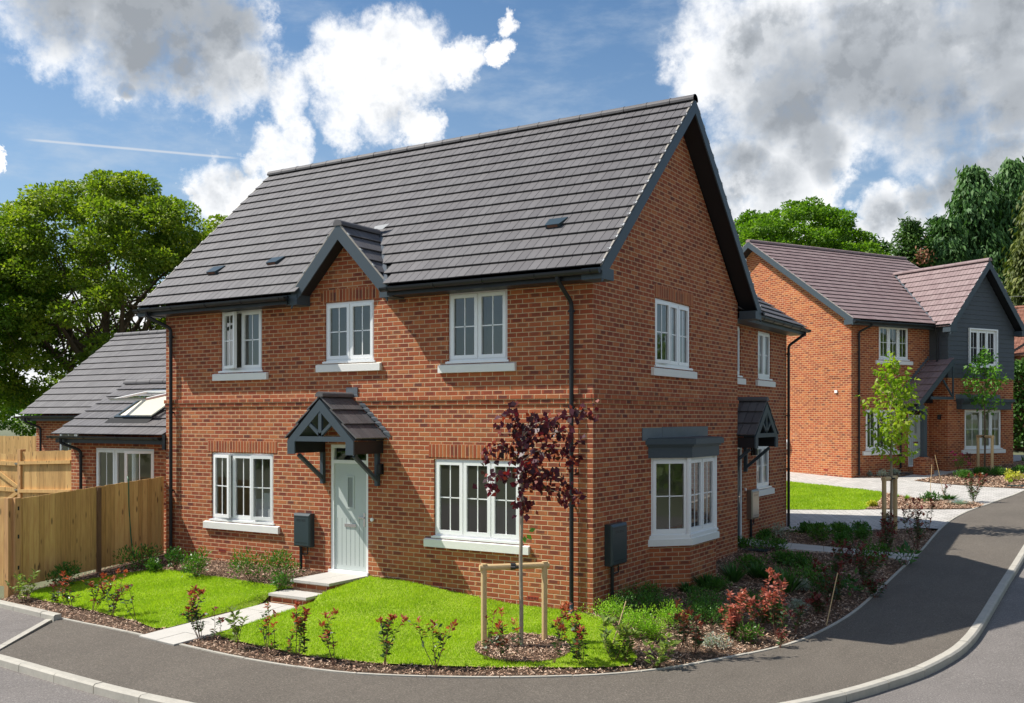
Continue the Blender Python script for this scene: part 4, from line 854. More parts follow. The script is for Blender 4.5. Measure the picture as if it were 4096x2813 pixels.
cb = MB(); cb.hull8([PS(-.04, -.05, .05), PS(wd + .04, -.05, .05), PS(wd + .04, .0, .05), PS(-.04, .0, .05), PS(-.04, -.05, .065), PS(wd + .04, -.05, .065), PS(wd + .04, .0, .065), PS(-.04, .0, .065)]); cb.build('sash_cover', 'steel', rwo)
# ================================================================ rear building on the left
B0 = empty('tiled_outbuilding', (-22.3, 5.3, 0), 0, 'single storey brick building with big grey roof behind the left extension', 'outbuilding')
FB = Fr((0, 0, 0), (1, 0, 0), (0, -1, 0))
mb = MB(); wall(mb, FB, 0, 4.75, -.2, 2.9, [(1.15, 3.6, .9, 2.62)]); FB2 = Fr((4.75, 0, 0), (0, 1, 0), (1, 0, 0)); FB2.quad(mb, [(0, 0, -.2), (6.2, 0, -.2), (6.2, 0, 2.9), (3.1, 0, 5.45), (0, 0, 2.9)]); Fr((0, 0, 0), (0, -1, 0), (-1, 0, 0)).quad(mb, [(0, 0, -.2), (-6.2, 0, -.2), (-6.2, 0, 2.9), (-3.1, 0, 5.45), (0, 0, 2.9)]); mb.build('wall', 'brick', B0)
rb = MB(); room(rb, FB, 1.15, 3.6, .9, 2.62, 1.5); rb.build('interior_wall', 'inner', B0, uv=False); window(B0, FB, 1.15, 3.6, .9, 2.62, [1, 1, 1])
WB = V3((0, 3.5, 2.70)); roof(B0, (-.25, -.40, 3.04), (1, 0, 0), WB, 5.3, WB.length, gauge=.335); roof(B0, (5.05, 6.6, 3.04), (-1, 0, 0), (0, -3.5, 2.70), 5.3, WB.length, gauge=.335)
ridge(B0, (-.26, 3.1, 5.75), (5.06, 3.1, 5.75)); rake(B0, (5.055, -.4, 3.06), (5.055, 3.1, 5.76), (1, 0, 0), .2); rake(B0, (5.055, 6.6, 3.06), (5.055, 3.1, 5.76), (1, 0, 0), .2)
fb = MB(); fb.box(-.2, 5.0, -.38, -.355, 2.86, 3.02); fb.box(-.2, 5.0, -.355, 0, 2.86, 2.88); fb.build('fascia', 'black', B0)
gutter(B0, (-.42, -.45, 3.0), (5.05, -.45, 3.0), brk=1.2); downpipe(B0, [(.10, -.45, 2.96), (.10, -.45, 2.84), (.35, -.08, 2.65), (.35, -.08, .1)])
# ================================================================ HOUSE 2
LX = V3((.4852, .8746, 0)); rz2 = math.atan2(.8746, .4852)
H2 = empty('brick_house', (-1.35, 21.78, .98), rz2, 'far brick house with plum tiled roof, grey clad gable and lean-to porch', 'house')
GF = Fr((0, 0, 0), (1, 0, 0), (0, -1, 0)); GG = Fr((0, 0, 0), (0, -1, 0), (-1, 0, 0)); GX = Fr((0, -.75, 0), (1, 0, 0), (0, -1, 0))
w1 = (1.35, 2.87, 4.04, 5.2); w2 = (.70, 2.22, .87, 2.26); w3 = (5.11, 6.60, 3.86, 5.16); w4 = (4.90, 6.98, .87, 2.27); d2 = (2.86, 3.70, .27, 2.35)
mb = MB(); wall(mb, GF, 0, 3.98, -.3, 5.22, [w1, w2, d2]); 
mb.poly([(0, 9.4, -.3), (0, 0, -.3), (0, 0, 5.45), (0, 4.7, 8.62), (0, 9.4, 5.45)]); mb.poly([(8.0, 0, -.3), (8.0, 9.4, -.3), (8.0, 9.4, 5.45), (8, 4.7, 8.6), (8.0, 0, 5.45)]); mb.poly([(8, 9.4, -.3), (0, 9.4, -.3), (0, 9.4, 5.22), (8, 9.4, 5.22)]); mb.build('main_wall', 'brick2', H2)
mb = MB(); wall(mb, GX, 3.98, 7.67, -.3, 3.42, [w4]); Fr((3.98, 0, 0), (0, -1, 0), (-1, 0, 0)).quad(mb, [(0, 0, -.3), (.75, 0, -.3), (.75, 0, 3.42), (0, 0, 3.42)]); Fr((7.67, -.75, 0), (0, 1, 0), (1, 0, 0)).quad(mb, [(0, 0, -.3), (.75, 0, -.3), (.75, 0, 5.3), (0, 0, 5.3)]); mb.build('porch_wall', 'brick2', H2)
for fr, w in ((GF, w1), (GF, w2), (GX, w3), (GX, w4)): rb = MB(); room(rb, fr, *w, .6 if fr is GX else 1.4, .2); rb.build('interior_wall', 'inner', H2, uv=False)
window(H2, GF, *w1, [1, 1, 1]); window(H2, GF, *w2, [1, 1, 1]); window(H2, GX, *w4, [1.6, 1, 1])
wn = window(H2, Fr((0, -.80, 0), (1, 0, 0), (0, -1, 0)), *w3, [1, 1, 1], sill=False)
bx = MB(); fx = Fr((0, -.75, 0), (1, 0, 0), (0, -1, 0))
for q in ((w3[0] - .05, w3[1] + .05, w3[3], w3[3] + .05), (w3[0] - .05, w3[1] + .05, w3[2] - .07, w3[2] - .034), (w3[0] - .05, w3[0], w3[2] - .034, w3[3]), (w3[1], w3[1] + .05, w3[2] - .034, w3[3])): fx.box(bx, q[0], q[1], -.02, .10, q[2], q[3])
bx.build('window_surround', 'upvc', H2)
# cladding boards
cl = MB(); bh = .165; z = 3.40; i = 0
FC = Fr((0, -.77, 0), (1, 0, 0), (0, -1, 0)); k2 = (7.62 - 5.15) / 2.15
while z < 7.3:
    zt = min(z + bh + .02, 7.3); hwid = 1.845 if z < 5.2 else max(0, 1.845 - (z - 5.28) / k2)
    hw2 = 1.845 if zt < 5.2 else max(0, 1.845 - (zt - 5.28) / k2)
    segs = [(5.825 - hwid, 5.825 + hwid, 5.825 - hw2, 5.825 + hw2)]
    if z + bh > w3[2] - .07 and z < w3[3] + .05: segs = [(5.825 - hwid, w3[0] - .05, 5.825 - hwid, w3[0] - .05), (w3[1] + .05, 5.825 + hwid, w3[1] + .05, 5.825 + hwid)]
    for a, b, a2, b2 in segs:
        if b - a > .05: cl.hull8([FC.p(a, -.018, z), FC.p(a, .022, z), FC.p(b, .022, z), FC.p(b, -.018, z), FC.p(a2, -.018, zt), FC.p(a2, .004, zt), FC.p(b2, .004, zt), FC.p(b2, -.018, zt)][::-1])
    z += bh
for i in range(11):
    z = 3.40 + i * bh; cl.hull8([(3.955, -.78, z), (3.955, 0, z), (3.98, 0, z), (3.98, -.78, z), (3.972, -.78, z + bh + .02), (3.972, 0, z + bh + .02), (3.98, 0, z + bh + .02), (3.98, -.78, z + bh + .02)][::-1])
    cl.hull8([(7.67, -.78, z), (7.67, 0, z), (7.695, 0, z), (7.695, -.78, z), (7.67, -.78, z + bh), (7.67, 0, z + bh), (7.678, 0, z + bh), (7.678, -.78, z + bh)][::-1])
cl.build('cladding', 'clad', H2); bk = MB(); bk.poly([(3.99, -.752, 3.42), (7.66, -.752, 3.42), (7.66, -.752, 5.3), (5.825, -.752, 7.45), (3.99, -.752, 5.3)]); bk.build('cladding_backing', 'tiledark', H2)
S2 = V3((0, 5.12, 8.66 - 5.28)); zt2 = 8.66
def in_ext(c): return c.z < 7.62 - k2 * abs(c.x - 5.825) - .02 and c.y < 4 and abs(c.x - 5.825) < 2.2
roof(H2, (-.36, -.40, 5.30), (1, 0, 0), S2, 8.75, S2.length, 'tile2', .31, skip=in_ext); roof(H2, (8.39, 9.84, 5.30), (-1, 0, 0), (0, -5.12, S2.z), 8.75, S2.length, 'tile2', .31)
ridge(H2, (-.37, 4.72, 8.70), (8.4, 4.72, 8.70), 'tile2')
for ya, sg in ((-.40, 1), (9.84, -1)):
    for x, n in ((-.36, -1), (8.39, 1)):
        rake(H2, (x + n * .004, ya, 5.33), (x + n * .004, 4.72, 8.70), (n, 0, 0), .19); clips(H2, (x, ya, 5.34), (x, 4.72, 8.70), (n, 0, 0), 19)
        v = MB(); v.beam((x - n * .02, ya, 5.33), (x - n * .02, 4.72, 8.70), .05, .03, up=(n, 0, 0)); v.build('verge_mortar', 'mortar', H2)
    sb = MB(); sb.poly([(-.36, ya, 5.13), (0, ya, 5.13), (0, 4.72, 8.48), (-.36, 4.72, 8.48)][::-sg]); sb.build('verge_soffit', 'black', H2)
cb = MB(); cb.box(-.37, -.02, -.41, -.02, 5.14, 5.31); cb.build('box_end', 'board', H2)
fb = MB(); fb.box(-.02, 3.72, -.385, -.36, 5.15, 5.29); fb.box(-.02, 3.98, -.36, 0, 5.15, 5.17); fb.build('fascia', 'board', H2)
gutter(H2, (-.38, -.465, 5.25), (3.70, -.465, 5.25), .066, brk=1.2); gutter(H2, (3.66, -.455, 5.28), (3.66, -1.08, 5.28))
for sg in (-1, 1):
    xe = 5.825 + sg * 2.15; SX = V3((-sg * 2.15, 0, 7.62 - 5.15 - .02))
    roof(H2, (xe, -1.10, 5.17), (0, 1, 0), SX, 4.6, SX.length, 'tile2', .31, name='gable_roof', skip=lambda c: c.z < 5.30 + (S2.z / 5.12) * (c.y + .40) - .05)
    rake(H2, (xe, -1.105, 5.19), (5.825, -1.105, 7.66), (0, -1, 0), .19); clips(H2, (xe, -1.1, 5.2), (5.825, -1.1, 7.67), (0, -1, 0), 9)
    sb = MB(); sb.poly([(xe, -1.10, 5.0), (xe, -.78, 5.0), (5.825, -.78, 7.45), (5.825, -1.10, 7.45)][::sg]); sb.build('verge_soffit', 'black', H2)
    cb = MB(); x = xe - sg * .16; cb.box(x - .17, x + .17, -1.115, -.80, 5.0, 5.19); cb.build('box_end', 'board', H2)
    vb = MB(); yv = (7.60 - 5.30) / (S2.z / 5.12) - .40; vb.beam((5.825 + sg * 2.0, -.33, 5.39), (5.825, yv + .03, 7.68), .08, .03); vb.build('valley', 'lead', H2)
ridge(H2, (5.825, -1.12, 7.66), (5.825, 3.1, 7.66), 'tile2')
door(H2, GF, *d2)
# lean-to porch
PS_ = V3((3.98, 0, 4.05)) - V3((2.12, 0, 2.42))
roof(H2, (2.12, -1.0, 2.42), (0, 1, 0), PS_, .99, PS_.length, 'tile2', .36, name='porch_roof', under=None)
pb = MB(); pb.beam((2.14, -1.005, 2.36), (3.99, -1.005, 3.98), .035, .17, up=(0, -1, 0) if 0 else (1, 0, 1)); pb.box(3.92, 3.975, -1.02, -.98, 2.68, 4.0); pb.box(2.78, 3.975, -1.02, -.975, 2.62, 2.72); pb.beam((3.90, -1.0, 2.74), (3.42, -1.0, 3.30), .045, .06, up=(0, 1, 0)); pb.box(2.16, 2.42, -1.03, -.98, 2.22, 2.42); pb.box(2.16, 2.22, -1.0, 0, 2.22, 2.38); pb.build('porch_frame', 'board', H2)
pb = MB(); pb.poly([(2.2, -.99, 2.40), (3.97, -.99, 3.95), (3.97, 0, 3.95), (2.2, 0, 2.40)]); pb.poly([(2.5, -.15, 2.5), (3.97, -.15, 2.5), (3.97, -.15, 3.9)]); pb.build('porch_lining', 'black', H2)
gutter(H2, (2.08, 0, 2.40), (2.08, -1.02, 2.40)); downpipe(H2, [(2.32, -.16, 2.4), (2.32, -.16, 2.2), (2.38, -.07, 2.1), (2.38, -.07, .2)], clips=(1.3,))
fl = MB()
for i in range(15):
    t = i / 15; u = 2.12 + 1.86 * t; z = 2.46 + 1.63 * t; GF.quad(fl, [(u - .06, .006, z), (u + .08, .006, z + .1), (u + .08, .006, z + .24), (u - .03, .012, z + .20)])
fl.build('flashing', 'lead', H2)
pb = MB(); pb.box(2.52, 2.68, -.93, -.77, .62, 2.30); pb.box(2.50, 2.70, -.95, -.75, .60, .66); pb.build('porch_post', 'board', H2)
pb = MB(); pb.box(2.36, 2.84, -1.09, -.61, -.2, .52); pb.hull8([(2.34, -1.11, .52), (2.86, -1.11, .52), (2.86, -.59, .52), (2.34, -.59, .52), (2.48, -.97, .62), (2.72, -.97, .62), (2.72, -.73, .62), (2.48, -.73, .62)]); pb.build('porch_pier', 'brick2', H2)
cr = MB()
for z0, z1, o_ in ((2.28, 2.50, .22), (2.50, 2.56, .27), (2.56, 2.66, .34)): cr.hull8([(4.55 - o_ * .4, -.752 - o_, z0), (7.15 + o_ * .4, -.752 - o_, z0), (7.15 + o_ * .4, -.752, z0), (4.55 - o_ * .4, -.752, z0), (4.55 - o_ * .4, -.752 - o_, z1), (7.15 + o_ * .4, -.752 - o_, z1), (7.15 + o_ * .4, -.752, z1), (4.55 - o_ * .4, -.752, z1)])
cr.build('window_hood', 'board', H2); f_ = MB(); GX.box(f_, 4.4, 6.9, .003, .015, 2.66, 2.82); f_.build('flashing', 'lead', H2)
lamp(H2, GF, 2.62, 1.95); lamp(H2, Fr((3.98, 0, 0), (0, -1, 0), (-1, 0, 0)), .45, 2.0)
downpipe(H2, [(.52, -.455, 5.25), (.52, -.455, 5.13), (.30, -.07, 4.93), (.30, -.07, .0)], clips=(4.75, 2.9, 1.3)); downpipe(H2, [(3.72, -.455, 5.24), (3.72, -.455, 5.1), (3.85, -.42, 4.9), (3.85, -.42, 3.98)], r=.032)
nb = MB(); GG.box(nb, -.71, -.60, 0, .05, 2.84, 2.94); nb.build('sensor_box', 'upvc', H2, label='small white box high on the side wall')
sc_ = MB(); GG.box(sc_, -1.08, 0.0, -.01, .012, 3.43, 3.50); GG.box(sc_, -1.08, 0.0, -.01, .007, 3.36, 3.43); sc_.build('string_course', 'brick2', H2)
fv = MB(); fv.tube([(0, 3.05, 1.0), (-.16, 3.05, 1.0)], .15, 20); fv.tube([(-.16, 3.05, 1.0), (-.20, 3.05, 1.0)], [.15, .10], 20); fv.tube([(-.05, 3.05, 1.0), (-.09, 3.05, 1.0)], .2, 20); fv.build('flue_terminal', 'upvc', H2, label='round white flue outlet low on the side wall')
airbrick(H2, Fr((0, 0, 0), (0, -1, 0), (-1, 0, 0)), -1.15, .12); airbrick(H2, GF, .42, .16)
# ================================================================ HOUSE 3, far right
H3 = empty('cottage', (.6, 48.3, 2.0), R(-8), 'old brick cottage with red clay roof and dark timber post behind the hedge', 'house')
mb = MB(); mb.box(0, 7, 0, 6, -1, 4.4); mb.build('wall', 'oldbrick', H3)
W3 = V3((0, 3.5, 3.0)); roof(H3, (-.35, -.5, 4.35), (1, 0, 0), W3, 8, W3.length, 'clay', .12, name='roof_slope'); roof(H3, (7.65, 6.5, 4.35), (-1, 0, 0), (0, -3.5, 3), 8, W3.length, 'clay', .2)
ridge(H3, (-.35, 3, 7.37), (7.65, 3, 7.37), 'clay'); mb = MB(); mb.beam((-.5, -.52, 3.9), (1.6, -.55, 5.2), .1, .22, up=(0, 1, 0)); mb.build('barge_board', 'black', H3)
for x in (.55, 2.0): mb = MB(); mb.box(x, x + .16, -.08, .0, -1, 4.3); mb.build('timber_post', 'darkpost', H3)
mb = MB(); mb.box(1.0, 2.6, -.05, .02, 1.1, 1.3); mb.build('sill', 'stone', H3)
# ---------------------------------------------------------------- fences
def fence(name, label, a, b, ht, posts, za=None, zb=None, rails=False, bw=.1, face=1, pm='post'):
    """feather-edge fence from a to b (x,y), top follows the ground"""
    root = empty(name, (a[0], a[1], 0), 0, label, 'fence'); a = V3((*a, 0)); b = V3((*b, 0)); d = b - a; L_ = d.length; t = d / L_; n = V3((t.y, -t.x, 0)) * face
    g0 = h(a.x, a.y) if za is None else za; g1 = h(b.x, b.y) if zb is None else zb
    mb = MB(); u = 0; r0 = a.copy()
    while u < L_ - .01:
        w = min(bw, L_ - u); z = g0 + (g1 - g0) * (u + w / 2) / L_; j = random.uniform(-.006, .006); zt = z + ht + j; dz = (g1 - g0) / L_ * w / 2
        P = lambda s, o, z: tuple(t * s + n * o + V3((0, 0, z)))
        o0, o1 = .024, .012
        mb.hull8([P(u, 0, z + .04), P(u + w + .02, 0, z + .04), P(u + w + .02, o1, z + .04), P(u, o0, z + .04), P(u, 0, zt - dz), P(u + w + .02, 0, zt + dz), P(u + w + .02, o1, zt + dz), P(u, o0, zt - dz)]); u += w
    mb.build('board_panel', 'fence', root)
    for k, (s, w_, c, ex) in enumerate(posts):
        z = g0 + (g1 - g0) * s / L_; mb = MB(); q = w_ / 2
        P = lambda s, o, z: tuple(t * s + n * o + V3((0, 0, z)))
        mb.hull8([P(s - q, -q + c, z - .3), P(s + q, -q + c, z - .3), P(s + q, q + c, z - .3), P(s - q, q + c, z - .3), P(s - q, -q + c, z + ht + ex), P(s + q, -q + c, z + ht + ex), P(s + q, q + c, z + ht + ex), P(s - q, q + c, z + ht + ex)]); mb.build('post', pm if k else 'post', root)
    if rails:
        for zz in rails:
            mb = MB(); mb.beam(tuple(n * .05 + V3((0, 0, g0 + zz))), tuple(t * L_ + n * .05 + V3((0, 0, g1 + zz))), .06, .075); mb.build('rail', 'fence', root)
    return root
f1 = fence('garden_fence', 'close boarded timber fence running from the house corner towards the road', (-9.93, -2.98), (-9.70, -.03), 1.60, [(0, .10, .0, .02), (1.55, .075, .035, -.02)], -.10, .16, face=1, pm='darkpost')
mb = MB()
for z in (.25, .80, 1.30): mb.box(.051, .054, -.01, .02, z, z + .07)
mb.build('bracket_slot', 'black', f1)
fence('garden_fence', 'sunlit fence boards turning left from the near corner post', (-14.5, -3.30), (-10.02, -3.02), 1.60, [(4.48, .11, .04, .02)], -.12, -.10, face=1)
f2 = fence('garden_fence', 'inner timber fence with horizontal rails left of the extension', (-15.45, .55), (-13.27, .42), 1.92, [(0, .13, 0, .06)], .22, .30, rails=(.55, 1.0, 1.66), face=1)
gt = empty('garden_gate', (-15.52, .55, .24), 0, 'braced timber gate left of the inner fence', 'gate')
mb = MB()
for k in range(13): mb.box(-1.25 + k * .096, -1.25 + (k + .96) * .096, 0, .02, .05, 1.84 + random.uniform(-.004, .004))
mb.build('board_panel', 'fence', gt)
for z in (.35, 1.0, 1.62): mb = MB(); mb.box(-1.25, 0, -.045, 0, z - .05, z + .05); mb.build('rail', 'fence', gt)
for a, b in (((-1.2, .4), (-.03, .95)), ((-1.2, 1.55), (-.03, 1.06))): mb = MB(); mb.beam((a[0], -.03, a[1]), (b[0], -.03, b[1]), .03, .09, up=(0, 0, 1)); mb.build('brace', 'fence', gt)
mb = MB(); 
for z in (1.0, 1.62): mb.box(-.12, .16, -.06, -.045, z - .018, z + .018)
mb.build('hinge', 'steel', gt)
fence('garden_fence', 'far timber boundary fence below the bushes at the left edge', (-34, 6.6), (-22.9, 6.2), 1.9, [(11.1, .12, 0, .02)], .42, .45, face=1)
hb = MB(); pts = [(-9.76 + .06, -.80, 1.78), (-9.70, -.80, 1.80), (-9.665, -.80, 1.70), (-9.67, -.79, 1.2), (-9.66, -.76, .7), (-9.64, -.73, .35), (-9.60, -.7, .16)]; hb.tube([(x - .07, y, z) for x, y, z in pts], .011, 6); tag(hb.build('garden_hose', 'hose', smooth=True), 'thin green hose hanging over the timber fence', 'hose')
# drain covers
gr = empty('drain_grate', (.25, 6.76, h(.25, 6.76) + .02), R(4), 'black drain grate in the bed beside the second door', 'grate')
mb = MB(); mb.box(-.3, .3, -.2, .2, -.06, .0); mb.build('frame', 'black', gr); mb = MB()
for k in range(14): mb.box(-.27 + k * .04, -.25 + k * .04, -.17, .17, 0, .012)
mb.build('bars', 'meter', gr)
for x, y, lab, s_ in ((3.9, 20.9, 'dark inspection cover at the right edge of the far bed', .35), (-.05, 23.6, 'flat dark cover beside the silver shrubs of the far house', .3)):
    mb = MB(); z = h(x, y) + .02; mb.box(x - s_, x + s_, y - .25, y + .25, z - .05, z + .015); mb.box(x - s_ + .04, x + s_ - .04, y - .21, y + .21, z + .015, z + .022); tag(mb.build('inspection_cover', 'meter'), lab, 'cover')
# ---------------------------------------------------------------- trees
def limb(mb, a, b, r0, r1, bend=.12, n=5, seg=7):
    a, b = V3(a), V3(b); d = b - a; o = V3([random.uniform(-1, 1) for _ in range(3)]) * d.length * bend
    pts = [a + d * (k / n) + o * math.sin(math.pi * k / n) for k in range(n + 1)]
    mb.tube(pts, [r0 + (r1 - r0) * (k / n) for k in range(n + 1)], seg); return pts
def crown_leaves(cl, per, size, flat=.55, jit=.5, droop=0, up=.6):
    """cl: clump centres (n,3), radii (n,) -> leaf arrays; leaves sit mostly near each clump's outside"""
    c = np.array([q[0] for q in cl]); r = np.array([q[1] for q in cl]); w = r ** 2; cnt = np.maximum(4, (per * len(cl) * w / w.sum()).astype(int))
    idx = np.repeat(np.arange(len(cl)), cnt); n = len(idx); d = rdir(n); rad = rng.random(n) ** .38
    off = d * (rad * r[idx])[:, None]; off[:, 2] *= flat; pos = c[idx] + off
    tan = nrm(d * .8 + rdir(n) * jit + np.array([0, 0, -droop])); nor = nrm(d * .35 + rdir(n) * .55 + np.array([0, 0, up]))
    L_ = size * rng.uniform(.65, 1.35, n); return pos, tan, nor, L_
def broad_tree(name, label, base, trunk_h, cc, cr, nclump, rclump, per, size, leaf, bark='bark', tr=.35, nlimb=9, hollow=.55, group=None, zmin=-1, bot=.75):
    root = empty(name, base, 0, label, 'tree', group); mb = MB(); cc = V3(cc); cr = V3(cr)
    top = V3((cc.x * .3, cc.y * .3, trunk_h)); limb(mb, (0, 0, -.5), top, tr, tr * .7, .04, 6, 10); cl = []; tips = []
    for i in range(nlimb):
        a = 2 * math.pi * i / nlimb + random.uniform(-.3, .3); e = random.uniform(.05, .95)
        tip = cc + V3((math.cos(a) * cr.x * (1 - e * .5) * .75, math.sin(a) * cr.y * (1 - e * .5) * .75, cr.z * (e * 1.2 - .45)))
        pts = limb(mb, top * random.uniform(.75, 1), tip, tr * .45, tr * .08, .10, 6, 7)
        for k in range(7):
            p0 = pts[random.randint(2, 5)]; q = cc + V3(rdir(1)[0] * np.array([cr.x, cr.y, cr.z])) * random.uniform(.6, .92)
            if (q - p0).length < max(cr) * 1.1: limb(mb, p0, q, tr * .12, tr * .03, .15, 4, 5)
    mb.build('trunk', bark, root)
    for i in range(nclump):
        u = 1 - (1 + bot) * (i + .5) / nclump; a = i * 2.39996 + random.uniform(-.25, .25); q = math.sqrt(max(0, 1 - u * u)); d = np.array([math.cos(a) * q, math.sin(a) * q, u])
        s = random.choice((1, 1, 1, .96, .9, .78, .6)) * random.uniform(.96, 1.03)
        if u < .05 and random.random() < .45: continue
        cl.append((np.array(cc) + d * np.array(cr) * s, rclump * random.uniform(.5, 1.25)))
    pos, tan, nor, L_ = crown_leaves(cl, per, size); k = pos[:, 2] > zmin
    leaves('crown', pos[k], tan[k], nor[k], L_[k], L_[k] * .72, leaf, root); return root
broad_tree('sycamore_tree', 'big round light green tree rising behind the left extension roofs', (-36.7, 18.3, .6), 4.2, (0, 0, 7.9), (6.0, 6.0, 6.1), 330, .95, 430, .165, 'leaf_syc', tr=.5, nlimb=13, zmin=1.6)
broad_tree('broadleaf_tree', 'darker tree with open lower branches at the left edge', (-40.0, 12.2, .5), 3.5, (0, 0, 6.6), (4.6, 4.6, 5.4), 190, .9, 330, .165, 'leaf_dark', tr=.4, nlimb=11, zmin=1.6)
broad_tree('broadleaf_tree', 'slim tree top showing just left of the main roof slope', (-31.5, 22.0, .8), 5.0, (0, 0, 8.6), (2.6, 2.6, 3.4), 60, .75, 260, .17, 'leaf_syc', tr=.22, nlimb=8)
broad_tree('beech_tree', 'bright green rounded tree behind the far house roof', (-11.0, 48.5, 2.4), 4, (0, 0, 8.6), (5.1, 5.1, 4.9), 240, .85, 330, .19, 'leaf_beech', tr=.4, nlimb=10)
broad_tree('broadleaf_tree', 'small sprig of tree visible behind the steep gable roof edge', (-17.6, 43.0, 2.3), 4, (0, 0, 6.1), (2.6, 2.6, 3.0), 40, .7, 220, .19, 'leaf_beech', tr=.2, nlimb=6)
for x, y, z, s, lab in ((-66, 27, .9, 1.25, 'round bush mass at the far left behind the boundary fence'), (-60.5, 33, .9, 1.0, 'bushy shrub beside it, left of the brick outbuilding'), (-73, 22, .9, 1.4, 'tall bush at the very left edge above the fence'), (-55, 40, .9, 1.0, 'bush just left of the outbuilding gutter')):
    broad_tree('hedgerow_bush', lab, (x, y, z), 1, (0, 0, 2.0 * s), (4.0 * s, 4.0 * s, 1.9 * s), 45, 1.0, 330, .24, 'leaf_beech', tr=.15, nlimb=5, group='bushes beyond the boundary fence')
def conifer(name, label, base, ht, rad, n, size, leaf, droop=.9, lean=0, shape=.75, dead=False, layers=None):
    root = empty(name, base, 0, label, 'tree'); mb = MB(); limb(mb, (0, 0, -.5), (lean, 0, ht * .97), rad * .09, .03, .01, 6, 8); nb = int(ht * 15)
    P, T, N_, S_ = [], [], [], []
    for i in range(nb):
        z = ht * (i + .5) / nb * .985 + .01; rr = rad * ((1 - z / ht) ** shape * random.uniform(.62, 1.12) + .02); a = random.uniform(0, 6.283)
        d = np.array([math.cos(a), math.sin(a), 0]); tip = np.array([lean * z / ht, 0, z]) + d * rr + np.array([0, 0, -.15 * rr * droop + .12 * rr])
        if rr > .4: mb.tube([(lean * z / ht, 0, z), tuple(tip)], [.04, .012], 4, False)
        k = int(n / nb * (.35 + 1.3 * rr / rad)); t = rng.random(k) ** .55
        p = np.array([lean * z / ht, 0, z]) + (tip - np.array([lean * z / ht, 0, z])) * t[:, None] + rng.normal(size=(k, 3)) * (.16 + .14 * rr) * np.array([1, 1, .9]); p[:, 2] -= rng.random(k) * droop * .55 * np.minimum(1, rr)
        P.append(p); T.append(nrm(d * .55 + rng.normal(size=(k, 3)) * .35 + np.array([0, 0, -droop]))); N_.append(nrm(d * .8 + rng.normal(size=(k, 3)) * .5 + np.array([0, 0, .3])))
    mb.build('trunk', 'bark', root); P = np.concatenate(P); T = np.concatenate(T); N_ = np.concatenate(N_); s = size * rng.uniform(.6, 1.4, len(P))
    leaves('crown', P, T, N_, s, s * .34, leaf, root)
    if dead:
        q = rng.normal(size=(110, 3)) * (.28, .25, .3) + np.array([1.0, -1.1, ht * .80]); leaves('dead_foliage', q, rdir(110), rdir(110), .26, .10, 'dead', root)
    return root
conifer('cypress_tree', 'tall drooping cypress with twin peak behind the grey gable', (-2.2, 59.1, 2.5), 17.3, 3.9, 52000, .42, 'leaf_con', 1.1, shape=.62)
conifer('cypress_tree', 'tallest dark cypress right of the drooping one', (-.1, 61.5, 2.5), 18.0, 4.0, 52000, .42, 'leaf_con', 1.1, shape=.60)
conifer('cypress_tree', 'olive brown cypress at the right edge of the photo', (2.4, 53.0, 2.5), 15.0, 2.7, 34000, .40, 'leaf_conb', 1.1, shape=.5)
conifer('cypress_tree', 'lower leaning cypress filling the gap behind the far roof', (-3.4, 56.2, 2.5), 13.6, 2.6, 26000, .36, 'leaf_con', 1.0, shape=.6)
conifer('conifer_tree', 'cone shaped conifer with a patch of dead brown foliage', (-5.4, 54.5, 2.5), 13.3, 2.6, 30000, .27, 'leaf_cony', .35, shape=.62, dead=True)
conifer('conifer_tree', 'broader conifer just behind the brown patched one', (-4.1, 56.6, 2.5), 13.6, 2.3, 24000, .28, 'leaf_con', .35, shape=.62)
conifer('conifer_tree', 'short pointed conifer between round tree and taller conifers', (-7.4, 55.6, 2.5), 12.2, 2.6, 11000, .40, 'leaf_cony', .4, shape=.8)
conifer('conifer_tree', 'small conifer tip at the end of the far roof ridge', (-8.9, 54.6, 2.5), 11.2, 2.6, 8000, .40, 'leaf_cony', .5, shape=.9)
conifer('cypress_tree', 'dark cypress behind the tree gap above the cottage', (3.2, 64, 2.5), 13, 4.5, 18000, .5, 'leaf_con', 1.0, shape=.4)
# hedge and verge at the far right
hd = empty('hedge', (6.0, 36.5, 1.7), R(-6), 'clipped green hedge in front of the old cottage', 'hedge')
n = 26000; hp = rng.random((n, 3)) * (9, 2.4, 3.5) + (-4.5, -1.2, 0); fc = rng.integers(0, 3, n); k = rng.normal(size=n) * .12
hp[:, 1] = np.where(fc == 0, -1.2 + k + .18 * np.sin(hp[:, 0] * 2.1) + .12 * np.sin(hp[:, 2] * 3), hp[:, 1]); hp[:, 2] = np.where(fc == 1, 3.5 + k + .15 * np.sin(hp[:, 0] * 1.7), hp[:, 2]); hp[:, 0] = np.where(fc == 2, -4.5 + k, hp[:, 0])
leaves('foliage', hp, rdir(n), nrm(rdir(n) + (0, -.6, .5)), .17, .11, 'leaf_hedge', hd)
mb = MB(); mb.box(-4.2, 4.2, -.9, .9, -.3, 3.2); mb.build('branches', 'darkpost', hd)
